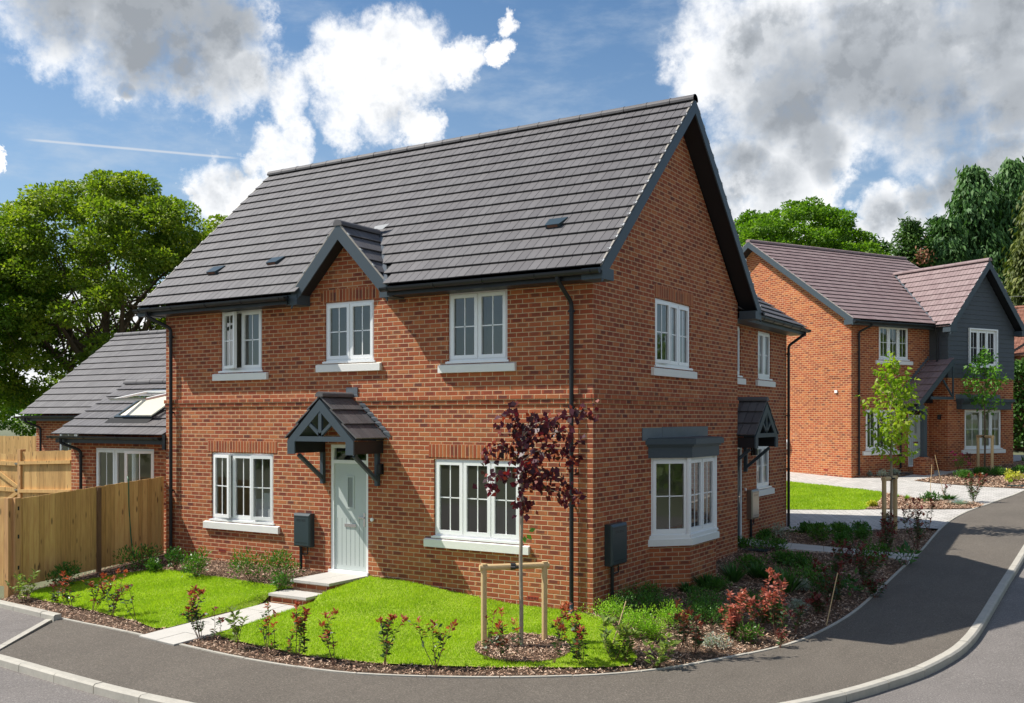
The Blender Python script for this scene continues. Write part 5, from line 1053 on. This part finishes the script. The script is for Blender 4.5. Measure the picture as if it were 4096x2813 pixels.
# small planted trees ------------------------------------------------
def guard(label, a, b, hh, bar_z, tie=None, r=.040):
    za, zb = h(*a), h(*b); g_ = empty('tree_stakes', (a[0], a[1], za), 0, label, 'tree guard')
    d = V3((b[0] - a[0], b[1] - a[1], zb - za))
    for p in (V3((0, 0, 0)), d): mb = MB(); mb.tube([p + V3((0, 0, -.2)), p + V3((0, 0, hh - (p.z if p.z else 0) * 1))], r, 12); mb.build('stake', 'stake', g_)
    u = V3((d.x, d.y, 0)).normalized(); mb = MB(); mb.tube([V3((0, 0, bar_z)) - u * .06 - V3((u.y, -u.x, 0)) * -.0, V3((d.x, d.y, bar_z)) + u * .06], r * 1.05, 12); mb.build('crossbar', 'stake', g_)
    if tie is not None:
        c = V3((d.x, d.y, 0)) * tie + V3((0, 0, bar_z)); mb = MB(); mb.tube([c - u * .035, c + u * .035], r * 1.2, 12); n_ = V3((u.y, -u.x, 0)); mb.tube([c + n_ * .09 - u * .05, c + n_ * .11, c + n_ * .09 + u * .05], .02, 6); mb.build('tie', 'rubber', g_)
    return g_
guard('pale timber stakes and crossbar round the purple tree on the lawn', (-.55, -2.13), (.03, -1.50), 1.12, 1.07, .47)
guard('two weathered stakes with short crossbar holding the young green tree', (2.03, 10.50), (2.12, 11.28), 1.32, 1.27, .5, .05)
guard('far pair of leaning stakes in the bed of the far house', (2.14, 25.6), (2.70, 24.65), 1.25, 1.20, .5, .05)
def branchy(root, bark, segs, r0):
    mb = MB(); out = []
    for a, b, ra, rb_, bend in segs: out.append(limb(mb, a, b, ra, rb_, bend, 6, 7))
    mb.build('trunk', bark, root); return out
# purple leaved tree; x' runs along image right, all sizes in metres about its base
pt = empty('purple_tree', (-.11, -1.88, h(-.11, -1.88)), 0, 'young tree with dark purple leaves staked in the lawn', 'tree')
Rv = np.array([.848, .5295, 0]); Dv = np.array([-.5295, .848, 0])
def loc3(r, z, d=0): return tuple(Rv * r + Dv * d + np.array([0, 0, z]))
mb = MB(); trunk = [loc3(0, -.1), loc3(.0, .5), loc3(-.01, 1.2), loc3(.01, 1.9), loc3(.0, 2.45), loc3(.03, 2.75), loc3(.12, 3.02)]; mb.tube(trunk, [.030, .028, .025, .022, .018, .013, .007], 9)
cl = []
tw = [((.01, 2.5), [(-.12, 2.62, .1), (-.28, 2.72, -.05), (-.42, 2.68, .05), (-.50, 2.50, 0)]), ((0, 2.2), [(-.10, 2.32, -.1), (-.28, 2.36, -.15), (-.46, 2.22, -.1), (-.40, 2.12, 0)]), ((.01, 2.75), [(.02, 2.95, .1), (-.1, 3.12, 0), (-.18, 3.18, 0)]), ((.03, 2.85), [(.18, 3.0, -.1), (.42, 3.08, 0), (.68, 3.12, .1), (.86, 3.20, .1), (1.0, 3.16, .1)]), ((.02, 2.7), [(.15, 2.85, .12), (.38, 2.86, .1), (.6, 2.92, 0), (.72, 2.78, 0)]), ((.01, 2.5), [(.15, 2.62, -.1), (.35, 2.68, 0), (.52, 2.66, .1), (.66, 2.56, .1), (.74, 2.44, .1)]), ((0, 2.3), [(.12, 2.42, .1), (.3, 2.36, 0), (.46, 2.36, 0), (.60, 2.22, 0)]), ((0, 2.1), [(.10, 2.2, 0), (.25, 2.22, .1), (.38, 2.12, 0), (.62, 2.04, .1), (.78, 2.02, .1)]), ((0, 2.55), [(-.06, 2.82, .1), (-.12, 2.98, 0), (-.25, 3.02, 0)]), ((0, 1.95), [(.03, 2.0, -.05), (.05, 1.85, -.05)]), ((.02, 2.9), [(.15, 3.1, .1), (.3, 3.02, .15), (.5, 3.0, .15)]), ((.0, 2.35), [(.05, 2.5, -.15), (.18, 2.5, -.2), (.25, 2.35, -.2)])]
for (r0, z0), pts in tw:
    P = [loc3(r0, z0)] + [loc3(r, z, d) for r, z, d in pts]; mb.tube(P, [.009] + [.006] * (len(P) - 2) + [.003], 5)
    for a, b in zip(P[:-1], P[1:]):
        for t in (.3, .8): cl.append((np.array(a) * (1 - t) + np.array(b) * t, .085))
mb.build('trunk', 'barkgrey', pt)
n = 7; pos = np.concatenate([c + rng.normal(size=(n, 3)) * .058 for c, r in cl]); m_ = len(pos)
leaves('leaves', pos, nrm(rdir(m_) * .8 + (0, 0, -.75)), nrm(rdir(m_) * .7 + (.2, -.7, .25)), rng.uniform(.07, .13, m_), rng.uniform(.055, .10, m_), 'leaf_purple', pt, .12)
pos = np.concatenate([c + rng.normal(size=(2, 3)) * .06 for c, r in cl]); m_ = len(pos)
leaves('young_leaves', pos, nrm(rdir(m_) + (0, 0, -.3)), nrm(rdir(m_) + (.2, -.7, .2)), .075, .06, 'leaf_purpred', pt, .12)
pos = np.array([loc3(.07, 1.52, -.05), loc3(.10, 1.56, -.05), loc3(.04, 1.5, -.06)]); leaves('green_sucker_leaves', pos, np.array([[.5, .3, -.6], [.6, .3, .3], [.2, -.2, -.8]]), np.array([[.2, -1, .2]] * 3), .10, .07, 'leaf_young', pt, .1)
def young(name, label, base, ht, c0, rad, n, lsz, leaf, bark, tr=.035, droopy=.4, nb=22, shape=.8):
    root = empty(name, base, 0, label, 'tree'); mb = MB(); mb.tube([(0, 0, -.1), (.02, 0, ht * .3), (-.02, .02, ht * .6), (.03, 0, ht * .95)], [tr, tr * .85, tr * .55, .008], 9); cl = []
    for i in range(nb):
        t = (i + .5) / nb; z = c0 + (ht - c0) * t * .93; rr = rad * (math.sin(math.pi * min(1, t * .78 + .22)) ** shape) * random.uniform(.6, 1.1); a = i * 2.4 + random.uniform(-.4, .4)
        e = V3((math.cos(a) * rr, math.sin(a) * rr, z + rr * random.uniform(.2, .8))); pts = limb(mb, (0, 0, z - rr * .3), e, .012, .003, .1, 5, 5)
        for p in pts[2:]: cl.append((np.array(p), .11 + .10 * rr))
    cl.append((np.array([.03, 0, ht]), .1)); mb.build('trunk', bark, root); per = n / len(cl)
    pos, tan, nor, L_ = crown_leaves(cl, per, lsz, .9, .6, droopy, .3); leaves('crown', pos, tan, nor, L_, L_ * .6, leaf, root); return root
young('maple_tree', 'young tree with yellow green leaves staked beside the pavement', (2.08, 10.98, h(2.08, 10.98)), 4.15, 1.75, .66, 1350, .11, 'leaf_acer', 'barkgrey', nb=26)
young('young_tree', 'slim young tree with fresh green leaves in front of the grey clad gable', (2.41, 25.08, h(2.41, 25.08)), 4.35, 2.15, .80, 1000, .12, 'leaf_young', 'bark', nb=20)
sb = empty('young_tree', (4.95, 24.2, 1.0), 0, 'leafy branch tip of a young tree at the right edge of the photo', 'tree')
mb = MB(); limb(mb, (0, 0, -.1), (0, 0, 3.6), .03, .01); mb.build('trunk', 'bark', sb); pos, tan, nor, L_ = crown_leaves([(np.array([random.uniform(-.6, .5), random.uniform(-.4, .4), random.uniform(1.9, 3.8)]), .22) for _ in range(18)], 40, .11, .9); leaves('crown', pos, tan, nor, L_, L_ * .6, 'leaf_young', sb)
# ---------------------------------------------------------------- shrubs
PL=[
(-9.32,-3.21,0.49,0.22,'photg','leggy photinia with broad yellow green leaves at the foot of the fence post'),
(-8.56,-3.18,0.36,0.1,'phots','thin sparse photinia at left edge of the small lawn'),
(-7.97,-3.23,0.56,0.14,'photr','red tipped photinia between the sparse sprig and the twin stemmed one by the fence'),
(-7.31,-3.32,0.62,0.13,'photr','twin stemmed red tipped photinia in front of the dark fence shrub'),
(-6.71,-3.37,0.71,0.12,'photr','tall narrow photinia with coral top in the middle of the small lawn edge'),
(-6.2,-3.33,0.58,0.22,'phots','wide spreading photinia with few leaves right of the coral topped one'),
(-5.31,-3.07,0.34,0.03,'photx','single bare photinia shoot on the small lawn beside the path'),
(-4.44,-3.6,0.71,0.13,'photd','tallest dense red photinia growing over the slab path'),
(-4.17,-3.58,0.45,0.07,'phots','slim photinia at the lower right edge of the slab path'),
(-3.55,-3.74,0.55,0.13,'photg','photinia with long green leaves just right of the slab path'),
(-2.94,-3.76,0.62,0.13,'photr','red topped photinia second from the slab path on the large lawn edge'),
(-2.43,-3.73,0.73,0.13,'photd','tall crimson topped photinia below the front door steps'),
(-1.82,-3.7,0.68,0.14,'photr','orange red topped photinia below the left end of the big window'),
(-1.2,-3.42,0.63,0.21,'photr','bushy photinia left of the tree stake with two red crowns'),
(-0.58,-3.17,0.62,0.22,'photr','photinia midway between the bushy one and the tree guard'),
(-0.21,-2.62,0.6,0.14,'phots','slender photinia just left of the left tree stake'),
(0.15,-2.58,0.67,0.15,'photr','photinia standing in front of the mulch circle'),
(0.61,-2.29,0.73,0.14,'photr','photinia right of the right tree stake'),
(0.88,-2.05,0.76,0.18,'photd','vivid red photinia at the right end of the large lawn'),
(1.2,-1.72,0.51,0.23,'photg','low olive leaved photinia where the lawn ends'),
(-7.39,-1.14,0.51,0.3,'bush','round green shrub below the left casement window beside the air brick'),
(-8.26,-0.9,0.48,0.16,'bushd','narrow upright dark shrub against the left downpipe'),
(-6.13,-1.03,0.57,0.29,'bush','leafy green shrub left of the meter box'),
(-5.67,-0.76,0.55,0.27,'bush','leafy green shrub under the wall mounted meter box'),
(-5.29,-1.22,0.33,0.17,'bushd','small dark shrub in front of the two leafy meter box shrubs'),
(-9.1,-1.02,0.46,0.38,'bushd','feathery dark green shrub at far end of the fence'),
(-8.53,-1.11,0.29,0.16,'bush','little pale leaved shrub in the corner of fence and house'),
(-9.46,-2.31,0.44,0.26,'bushd','dark feathery shrub halfway along the fence'),
(0.32,-0.24,0.26,0.19,'lime','compact lime green shrub at the corner of the house'),
(1.01,-0.68,0.43,0.2,'lime','large lime green fluffy shrub right of the lawn'),
(1.25,-0.64,0.29,0.16,'lime','lower lime shrub leaning on the large fluffy one'),
(1.16,0.19,0.3,0.18,'lime','yellow green shrub behind the red sprig'),
(0.29,1.25,0.24,0.16,'dkf','dark feathery shrub left of the bay window base'),
(0.38,0.4,0.31,0.18,'dkf','dark feathery shrub below the big gas meter box'),
(0.75,0.66,0.26,0.16,'dkf','dark green shrub between the bay window and the lime shrubs'),
(1.17,1.5,0.28,0.19,'dkf','mid green fluffy shrub in front of the bay window'),
(1.52,0.72,0.26,0.19,'dkf','round dark green shrub nearest the pink photinia'),
(1.34,-1.7,0.46,0.24,'photg','broad olive leaved shrub on bark chips at the lawn corner'),
(1.79,-1.61,0.36,0.18,'photg','broad leaved shrub at the pavement edging near the road bend'),
(1.71,-0.82,0.67,0.08,'photr','single red tipped shoot in front of the yellow green shrub'),
(1.91,-0.75,0.55,0.14,'photr','sparse red photinia on sunlit bark chips'),
(2.1,0.26,0.57,0.18,'photp','pink red photinia in full sun near the edging'),
(2.26,0.78,0.53,0.18,'photp','coral photinia between the pink ones'),
(2.54,0.75,0.87,0.19,'photp','tallest pink photinia with bright spire of new leaves'),
(2.74,1.04,0.48,0.15,'phots','bare caned photinia at the edge of the house shadow'),
(0.58,2.27,0.17,0.1,'spik','dark strappy plant under the bay window corner'),
(0.77,2.69,0.28,0.15,'spik','glossy strappy plant right of the bay base'),
(0.94,3.52,0.35,0.18,'spik','upright glossy plant on the shaded bark'),
(1.15,4.15,0.27,0.17,'spik','small glossy plant in the middle of the shaded bed'),
(1.92,3.41,0.41,0.16,'spik','bright edged upright plant behind the pink photinias'),
(1.95,4.84,0.24,0.27,'bushd','low yellow speckled shrub in the shaded bed'),
(2.1,3.72,0.15,0.09,'silv','white flowered low plant in the shaded bed'),
(2.36,2.45,0.12,0.11,'silv','second white flowered plant nearer the edging'),
(2.76,3.06,0.68,0.25,'photm','dark green and red photinia by the shaded edging'),
(2.8,5.01,0.59,0.29,'photm','wide dark photinia below the garden path'),
(2.31,5.13,0.6,0.17,'photm','wine red photinia in the middle of shaded bed'),
(2.7,7.48,0.69,0.24,'photm','purple red photinia where the garden path meets the pavement'),
(3.14,7.05,0.34,0.17,'lau','large leaved laurel at the end of the garden path'),
(3.03,8.87,0.98,0.31,'photm','leafy photinia with red shoots beside the pale tree stake'),
(2.84,11.37,0.69,0.26,'photr','red photinia at the pavement bend'),
(2.13,10.3,0.47,0.28,'photm','grey green shrub round the foot of the pale tree stake'),
(1.02,8.77,0.34,0.18,'bush','bright green shrub above the garden path'),
(1.26,9.62,0.24,0.18,'bushd','dark shrub beside the bright one above the garden path'),
(1.8,9.37,0.23,0.12,'dkf','small green mound right of the garden path shrubs'),
(0.51,10.58,0.14,0.1,'bushd','little dark shrub on the driveway edge left of three'),
(0.94,10.81,0.14,0.1,'bushd','little dark shrub on the driveway edge in the middle of three'),
(1.37,11.06,0.14,0.12,'bushd','little dark shrub on the driveway edge right of three'),
(0.47,7.06,0.25,0.2,'bushd','trailing green shrub beside the drain grate'),
(-0.07,6.9,0.22,0.16,'bushd','trailing shrub beside the second front door'),
(0.12,8.85,0.23,0.16,'silv','grey leaved shrub at the foot of rear downpipe'),
(-0.02,8.3,0.19,0.15,'bushd','low grey green shrub between meter box and rear downpipe'),
(1.21,5.74,0.2,0.17,'bushd','spreading shrub just below the garden path'),
(0.81,4.79,0.23,0.19,'bushd','spreading dark shrub between bay and garden path'),
(1.03,17.02,0.15,0.09,'tuft','small grass tuft right of the young green tree'),
(1.38,16.73,0.17,0.09,'tuft','second grass tuft further along the gravelly strip'),
(0.82,14.92,0.13,0.11,'gold','yellow variegated plant at the corner of the far lawn'),
(2.01,16.55,0.22,0.2,'bushd','dark leafy plant with red shoots on the island bed'),
(2.44,17.02,0.2,0.22,'spik','rosette of strappy leaves on the island bed'),
(2.33,17.26,0.4,0.12,'phots','thin climbing stem rising from the island bed'),
(2.83,16.16,0.19,0.24,'blue','blue grey grass clump on the island bed'),
(3.12,16.75,0.79,0.26,'photm','dark red photinia at the tip of the island bed'),
(-1.0,22.55,0.15,0.11,'silv','leftmost silver shrub beside the far house'),
(-0.47,22.36,0.2,0.14,'silv','middle silver shrub beside the far house'),
(-0.16,22.91,0.19,0.14,'silv','right silver shrub behind the young green tree'),
(-0.21,24.73,0.16,0.19,'silv','grey shrub by the porch pier of the far house'),
(0.21,24.84,0.16,0.19,'silv','grey shrub beside the far front door path'),
(1.63,24.62,0.64,0.24,'rose','pink flowering rose in front of far bay window'),
(1.85,25.3,0.62,0.19,'phots','green stemmed rose behind the pink one'),
(2.11,22.68,0.26,0.23,'dkf','left green mound in the bed of the far house'),
(2.4,23.77,0.24,0.24,'dkf','green mound behind the left far stake'),
(2.96,23.82,0.26,0.23,'dkf','green mound right of the far tree guard'),
(3.46,24.78,0.23,0.24,'dkf','rightmost green mound beside the far path'),
(3.56,22.37,0.31,0.2,'gold','golden shrub sloping in the bed of the far house'),
(3.55,21.71,0.14,0.08,'tuft','tiny tuft below the golden shrub'),
(2.65,21.68,0.28,0.17,'photr','small dark red shrub between the green mounds'),
(1.46,4.07,0.25,0.17,'spik','glossy upright plant between the small one and the bright edged one'),
(2.41,3.91,0.27,0.18,'bushd','dark green shrub behind the dark red photinia by the edging'),
(2.83,3.96,0.32,0.16,'lau','broad dark leaved shrub low against the shaded edging'),
(3.2,4.09,0.26,0.15,'photm','small wine red photinia nearest the widest house shadow'),
(2.23,6.54,0.41,0.2,'photm','reddish photinia just below the middle of the garden path'),
(2.56,6.79,0.37,0.2,'bushd','mid green shrub under the right half of the garden path'),
(1.47,5.55,0.23,0.18,'bushd','low spreading shrub below the left half of the garden path'),
(0.99,2.65,0.2,0.13,'dkf','feathery green tuft right of the bay base on the bark'),
(1.75,1.9,0.25,0.15,'dkf','feathery mid green shrub behind the coral photinia'),
(1.46,0.99,0.29,0.17,'dkf','dark feathery shrub beside the lime shrubs'),
(2.73,2.39,0.3,0.15,'photm','low red green photinia at the shadow end of the edging'),
(2.24,1.58,0.29,0.15,'bushd','leafy shrub tucked behind the tallest pink photinia'),
(1.55,8.49,0.22,0.15,'bushd','small leafy shrub on the far side of the garden path'),
(0.44,9.67,0.2,0.16,'bushd','tiny dark shrub near the rear downpipe on the bark'),
(2.15,12.51,0.38,0.21,'photr','small red photinia between the stakes and the pavement bend'),
(2.77,10.56,0.47,0.22,'photr','bright red shooted photinia in front of the drive'),
(2.35,0.21,0.29,0.11,'bush','light green sprig at the edging below the pink photinias'),
(2.75,0.25,0.19,0.1,'phots','short sprig at the edging where the shadow begins'),
(2.06,-0.3,0.13,0.12,'silv','pale flowering low plant on the sunlit bark chips'),
(2.07,0.25,0.4,0.19,'photp','coral photinia left of the pink group on sunlit bark'),
]

KIND = dict(photr='photinia_shrub', photd='photinia_shrub', phots='photinia_shrub', photg='photinia_shrub', photp='photinia_shrub', photm='photinia_shrub', photx='photinia_shrub', bush='evergreen_shrub', bushd='evergreen_shrub', lime='lime_shrub', dkf='feathery_shrub', spik='strappy_plant', lau='laurel_shrub', silv='silver_shrub', gold='golden_shrub', blue='blue_grass_clump', tuft='grass_tuft', rose='rose_bush')
def photinia(root, H_, r, kind):
    ns = {'photx': 1, 'phots': 3, 'photr': 4, 'photd': 6, 'photg': 5, 'photp': 7, 'photm': 8}[kind]; mb = MB(); gp, rp_ = [], []; dens = random.uniform(.6, 1.25); ns = max(1, ns + random.choice((-1, 0, 0, 1))) if kind != 'photx' else 1; lx, ly = random.uniform(-.12, .12) * H_, random.uniform(-.12, .12) * H_; rth = random.uniform(.62, .85)
    for s in range(ns):
        a = random.uniform(0, 6.28); e = r * random.uniform(.25, 1.0) if ns > 1 else 0; hh = H_ * (1 if s == 0 else random.uniform(.6, 1)); b0 = V3((random.uniform(-.02, .02), random.uniform(-.02, .02), -.02))
        pts = limb(mb, b0, (math.cos(a) * e * 1.3 + lx, math.sin(a) * e * 1.3 + ly, hh), .0055, .002, .16, 7, 5); k = int(hh / .028 * (1.9 if kind in ('photp', 'photm') else 1.25 if kind == 'photd' else .8) * dens)
        for i in range(k):
            t = .22 + .8 * (i + random.random()) / k; t = min(t, .999); q = t * 7; j = int(q); p = pts[j].lerp(pts[j+1], q - j); aa = random.uniform(0, 6.28); (rp_ if t > (rth if kind != 'photp' else .55) + random.uniform(-.1, .1) else gp).append((p, aa, t))
        for i in range(int((9 if kind in ('photr', 'photd', 'photp') else 4) * dens + 1)): rp_.append((pts[-1] - V3((0, 0, random.uniform(0, .06))), random.uniform(0, 6.28), 1.0))
        for _ in range(2 if kind in ('photm', 'photp', 'photd', 'photr') else 1):
            p0 = pts[random.randint(2, 5)]; e2 = p0 + V3((random.uniform(-.12, .12), random.uniform(-.12, .12), random.uniform(.06, .2)))
            if ns > 1: 
                mb.tube([p0, e2], [.003, .0015], 4)
                for i in range(8): (rp_ if random.random() < (.45 if kind != 'photp' else .75) else gp).append((p0.lerp(e2, random.random()), random.uniform(0, 6.28), .8))
    mb.build('stems', 'twig', root)
    for L0, nm, m_, sz in ((gp, 'leaves', 'leaf_phg' if kind == 'photg' else 'leaf_ph', .072), (rp_, 'young_leaves', {'photp': 'leaf_pink', 'photm': 'leaf_wine', 'photg': 'leaf_phg', 'phots': 'leaf_wine'}.get(kind, 'leaf_red'), .064)):
        if not L0: continue
        sz *= 1.5 if kind == 'photg' else 1.12 if H_ > .5 and kind != 'photm' else 1.0
        pos = np.array([tuple(p) for p, a, t in L0]); tan = np.array([(math.cos(a), math.sin(a), random.uniform(-.2, .9) if t < .9 else random.uniform(.3, 1.6)) for p, a, t in L0]); nor = nrm(rng.normal(size=(len(L0), 3)) * .5 + (0, 0, 1.0)); L_ = sz * rng.uniform(.7, 1.3, len(L0))
        leaves(nm, pos, tan, nor, L_, L_ * .42, m_, root, .15)
def mound(root, H_, r, n, sz, m_, flat=1, asp=.5, shoots=9):
    cl = [(np.array([random.gauss(0, r * .45), random.gauss(0, r * .45), H_ * random.uniform(.25, .72)]), r * random.uniform(.35, .6)) for _ in range(shoots)]
    mb = MB()
    for c, q in cl: mb.tube([(0, 0, -.02), tuple(c)], [.006, .003], 4)
    mb.build('stems', 'twig', root); pos, tan, nor, L_ = crown_leaves(cl, n / shoots, sz, flat * min(1.2, H_ / (2 * r) + .35), .7, -.5, .4); k = (pos[:, 2] > .0) & (pos[:, 2] < H_ * 1.05)
    leaves('leaves', pos[k], tan[k], nor[k], L_[k], L_[k] * asp, m_, root, .15)
def blades(root, H_, r, n, w, m_, spread=1.0):
    a = rng.random(n) * 6.283; e = rng.random(n) * r * spread; tan = np.stack([np.cos(a) * e, np.sin(a) * e, H_ * rng.uniform(.5, 1, n)], 1); pos = np.stack([np.cos(a) * e * .25, np.sin(a) * e * .25, np.full(n, -.01)], 1)
    leaves('leaves', pos, tan, np.stack([-np.cos(a), -np.sin(a), np.full(n, .5)], 1), np.linalg.norm(tan, axis=1), w, m_, root, .1)
for x, y, H_, r, kind, lab in PL:
    root = empty(KIND[kind], (x, y, h(x, y) + .005), random.uniform(0, 6), lab, 'grass' if kind in ('blue', 'tuft') else 'shrub', 'photinia planted along the pavement' if kind.startswith('phot') else None)
    if x > 0 and -.6 < y < 11.5: H_ *= 1.08; r *= 1.05 if kind.startswith('phot') else 1.5
    far = math.hypot(x - 6.9, y + 13.4) / 14
    if kind.startswith('phot'): photinia(root, H_, r, kind)
    elif kind in ('bush', 'bushd'): mound(root, H_, r * 1.05, 620 if r > .22 else 360, .05 * far ** .5, 'leaf_bush' if kind == 'bush' else 'leaf_dkf', asp=.42, shoots=12)
    elif kind == 'lime': mound(root, H_ * 1.1, r * 1.1, 1500, .028, 'leaf_lime', asp=.5, shoots=16)
    elif kind == 'dkf': mound(root, H_ * 1.1, r * 1.1, 1300, .030 * far ** .6, 'leaf_dkf', asp=.45, shoots=16)
    elif kind == 'spik': blades(root, H_ * 1.1, r * 1.2, 90, .035, 'leaf_spik')
    elif kind == 'lau': mound(root, H_, r * 1.1, 60, .13, 'leaf_spik', asp=.42, shoots=6)
    elif kind == 'silv': mound(root, H_ * 1.2, r * 1.2, 420, .035 * far ** .5, 'leaf_silv', asp=.4, shoots=9)
    elif kind == 'gold': mound(root, H_ * 1.2, r * 1.2, 500, .045 * far ** .4, 'leaf_gold', asp=.45, shoots=10)
    elif kind == 'blue': blades(root, H_, r * 1.4, 220, .012, 'leaf_blue', 1.3)
    elif kind == 'tuft': blades(root, H_ * 1.1, r, 90, .014, 'leaf_lime')
    elif kind == 'rose':
        mound(root, H_, r, 420, .05, 'leaf_phg', asp=.5, shoots=10); pos = rng.normal(size=(26, 3)) * (r * .6, r * .6, .12) + (0, 0, H_ * .72); [leaves('flower', q + rng.normal(size=(14, 3)) * .03, rdir(14), rdir(14), .05, .05, 'petal', root) for q in pos[:7]]
for i, (x, y, dx, dy, hh, lab) in enumerate(((1.95, 16.9, .05, .1, 1.0, 'upright bamboo cane on the island bed'), (2.32, 17.2, -.28, .05, 1.25, 'leaning bamboo cane beside the climbing stem'), (2.95, 1.9, .1, .3, .75, 'thin bamboo cane leaning in the shaded photinias'), (.95, -1.35, .12, .25, .62, 'short leaning cane at the lawn corner'))):
    mb = MB(); z = h(x, y); mb.tube([(x, y, z - .05), (x + dx, y + dy, z + hh)], .008, 6); tag(mb.build('bamboo_cane', 'stake'), lab, 'cane')
# ---------------------------------------------------------------- grass and bark chips
def grass(poly, n, hh, name='grass', holes=(), w=.006, off=.012):
    P = np.array(poly); x = rng.uniform(P[:, 0].min(), P[:, 0].max(), n * 2); y = rng.uniform(P[:, 1].min(), P[:, 1].max(), n * 2); k = inpoly(x, y, P)
    for q in holes: k &= ~inpoly(x, y, np.array(q))
    x, y = x[k][:n], y[k][:n]; m_ = len(x); z = H(x, y) + off - .004; a = rng.random(m_) * 6.283; H_ = hh * rng.uniform(.55, 1.25, m_) * (.8 + .4 * np.sin(x * 2.3 + 1.5 * np.sin(y * 1.9)) ** 2); lean = rng.uniform(.1, .75, m_); b = rng.random(m_) * 6.283
    s = np.stack([np.cos(a), np.sin(a), a * 0], 1) * w; p = np.stack([x, y, z], 1); tip = p + np.stack([np.cos(b) * lean * H_, np.sin(b) * lean * H_, H_], 1)
    v = np.stack([p - s, p + s, tip], 1).reshape(-1, 3); return tag(fastmesh(name, v, np.arange(m_ * 3).reshape(m_, 3), 'grass_blade'), None, None, None, 'stuff')
grass(LAWN1, 60000, .034); grass(LAWN2, 85000, .034, holes=[MUL]); grass([(max(p[0], -4), p[1]) for p in LAWN3], 60000, .045, w=.012)
vx = rng.uniform(3.2, 14, 5000); vy = rng.uniform(29, 35.5, 5000); vz = H(vx, vy) - .1; va = rng.random(5000) * 6.28
leaves('verge_grass', np.stack([vx, vy, vz], 1), np.stack([np.cos(va) * .3, np.sin(va) * .3, np.ones(5000)], 1), np.stack([np.sin(va), -np.cos(va), va * 0], 1), .35, .04, 'leaf_cony')['kind'] = 'stuff'
def chips(poly, n, holes=(), size=.032, off=.012):
    P = np.array(poly); x = rng.uniform(P[:, 0].min(), P[:, 0].max(), n * 3); y = rng.uniform(P[:, 1].min(), P[:, 1].max(), n * 3); k = inpoly(x, y, P)
    for q in holes: k &= ~inpoly(x, y, np.array(q))
    x, y = x[k][:n], y[k][:n]; m_ = len(x); z = H(x, y) + off + rng.uniform(0, .018, m_); a = rng.random(m_) * 6.283
    t = np.stack([np.cos(a), np.sin(a), rng.normal(size=m_) * .38], 1); nn = nrm(np.stack([rng.normal(size=m_) * .45, rng.normal(size=m_) * .45, np.ones(m_)], 1)); s = nrm(np.cross(nn, t)); t = nrm(t)
    Lc = (size * rng.uniform(.5, 1.7, m_))[:, None]; Wc = (size * rng.uniform(.18, .5, m_))[:, None]; p = np.stack([x, y, z], 1)
    v = np.stack([p - t * Lc / 2 - s * Wc / 2, p + t * Lc / 2 - s * Wc * .35, p + t * Lc / 2 + s * Wc / 2, p - t * Lc / 2 + s * Wc * .4], 1).reshape(-1, 3)
    return tag(fastmesh('bark_chips', v, np.arange(m_ * 4).reshape(m_, 4), 'chips'), None, None, None, 'stuff')
ph_ = [p1(0, -.03), p1(1, -.03), p1(1, 1.03), p1(0, 1.03)]; pg = [(p[0], p[1]) for p in PU] + [(p[0], p[1]) for p in PLo[::-1]]
chips(BED, 52000, [LAWN1, LAWN2, ph_, pg, [(-5.4, -1.6), (-4.3, -1.6), (-4.3, 0.3), (-5.4, .3)]]); chips(MUL, 1500, off=.024); chips(BED3, 6000, size=.05, off=.02); chips([p for p in BED4], 9000, size=.055, off=.02); chips(BEDH, 2500, size=.05, off=.02)
# woodland and hedges across the street, seen in the window glass
cl = [(np.array([random.uniform(24, 36), random.uniform(-25, 45), random.uniform(.5, 8)]), random.uniform(1.5, 2.8)) for _ in range(90)] + [(np.array([random.uniform(-50, 25), random.uniform(-58, -46), random.uniform(0, 6)]), random.uniform(1.5, 3)) for _ in range(90)]
pos, tan, nor, L_ = crown_leaves(cl, 170, .55); leaves('woodland', pos, tan, nor, L_, L_ * .8, 'leaf_dark')['kind'] = 'stuff'
# overhead wires
for z, lab in ((9.55, 'upper thin overhead wire in front of the cypress trees'), (8.85, 'lower thin overhead wire in front of the cypress trees')):
    mb = MB(); mb.tube([(-4 + 30 * t, 45 + 2 * t, z - 1.2 * t * (1 - t)) for t in np.linspace(0, 1, 9)], .014, 4); tag(mb.build('overhead_wire', 'steel'), lab, 'wire')
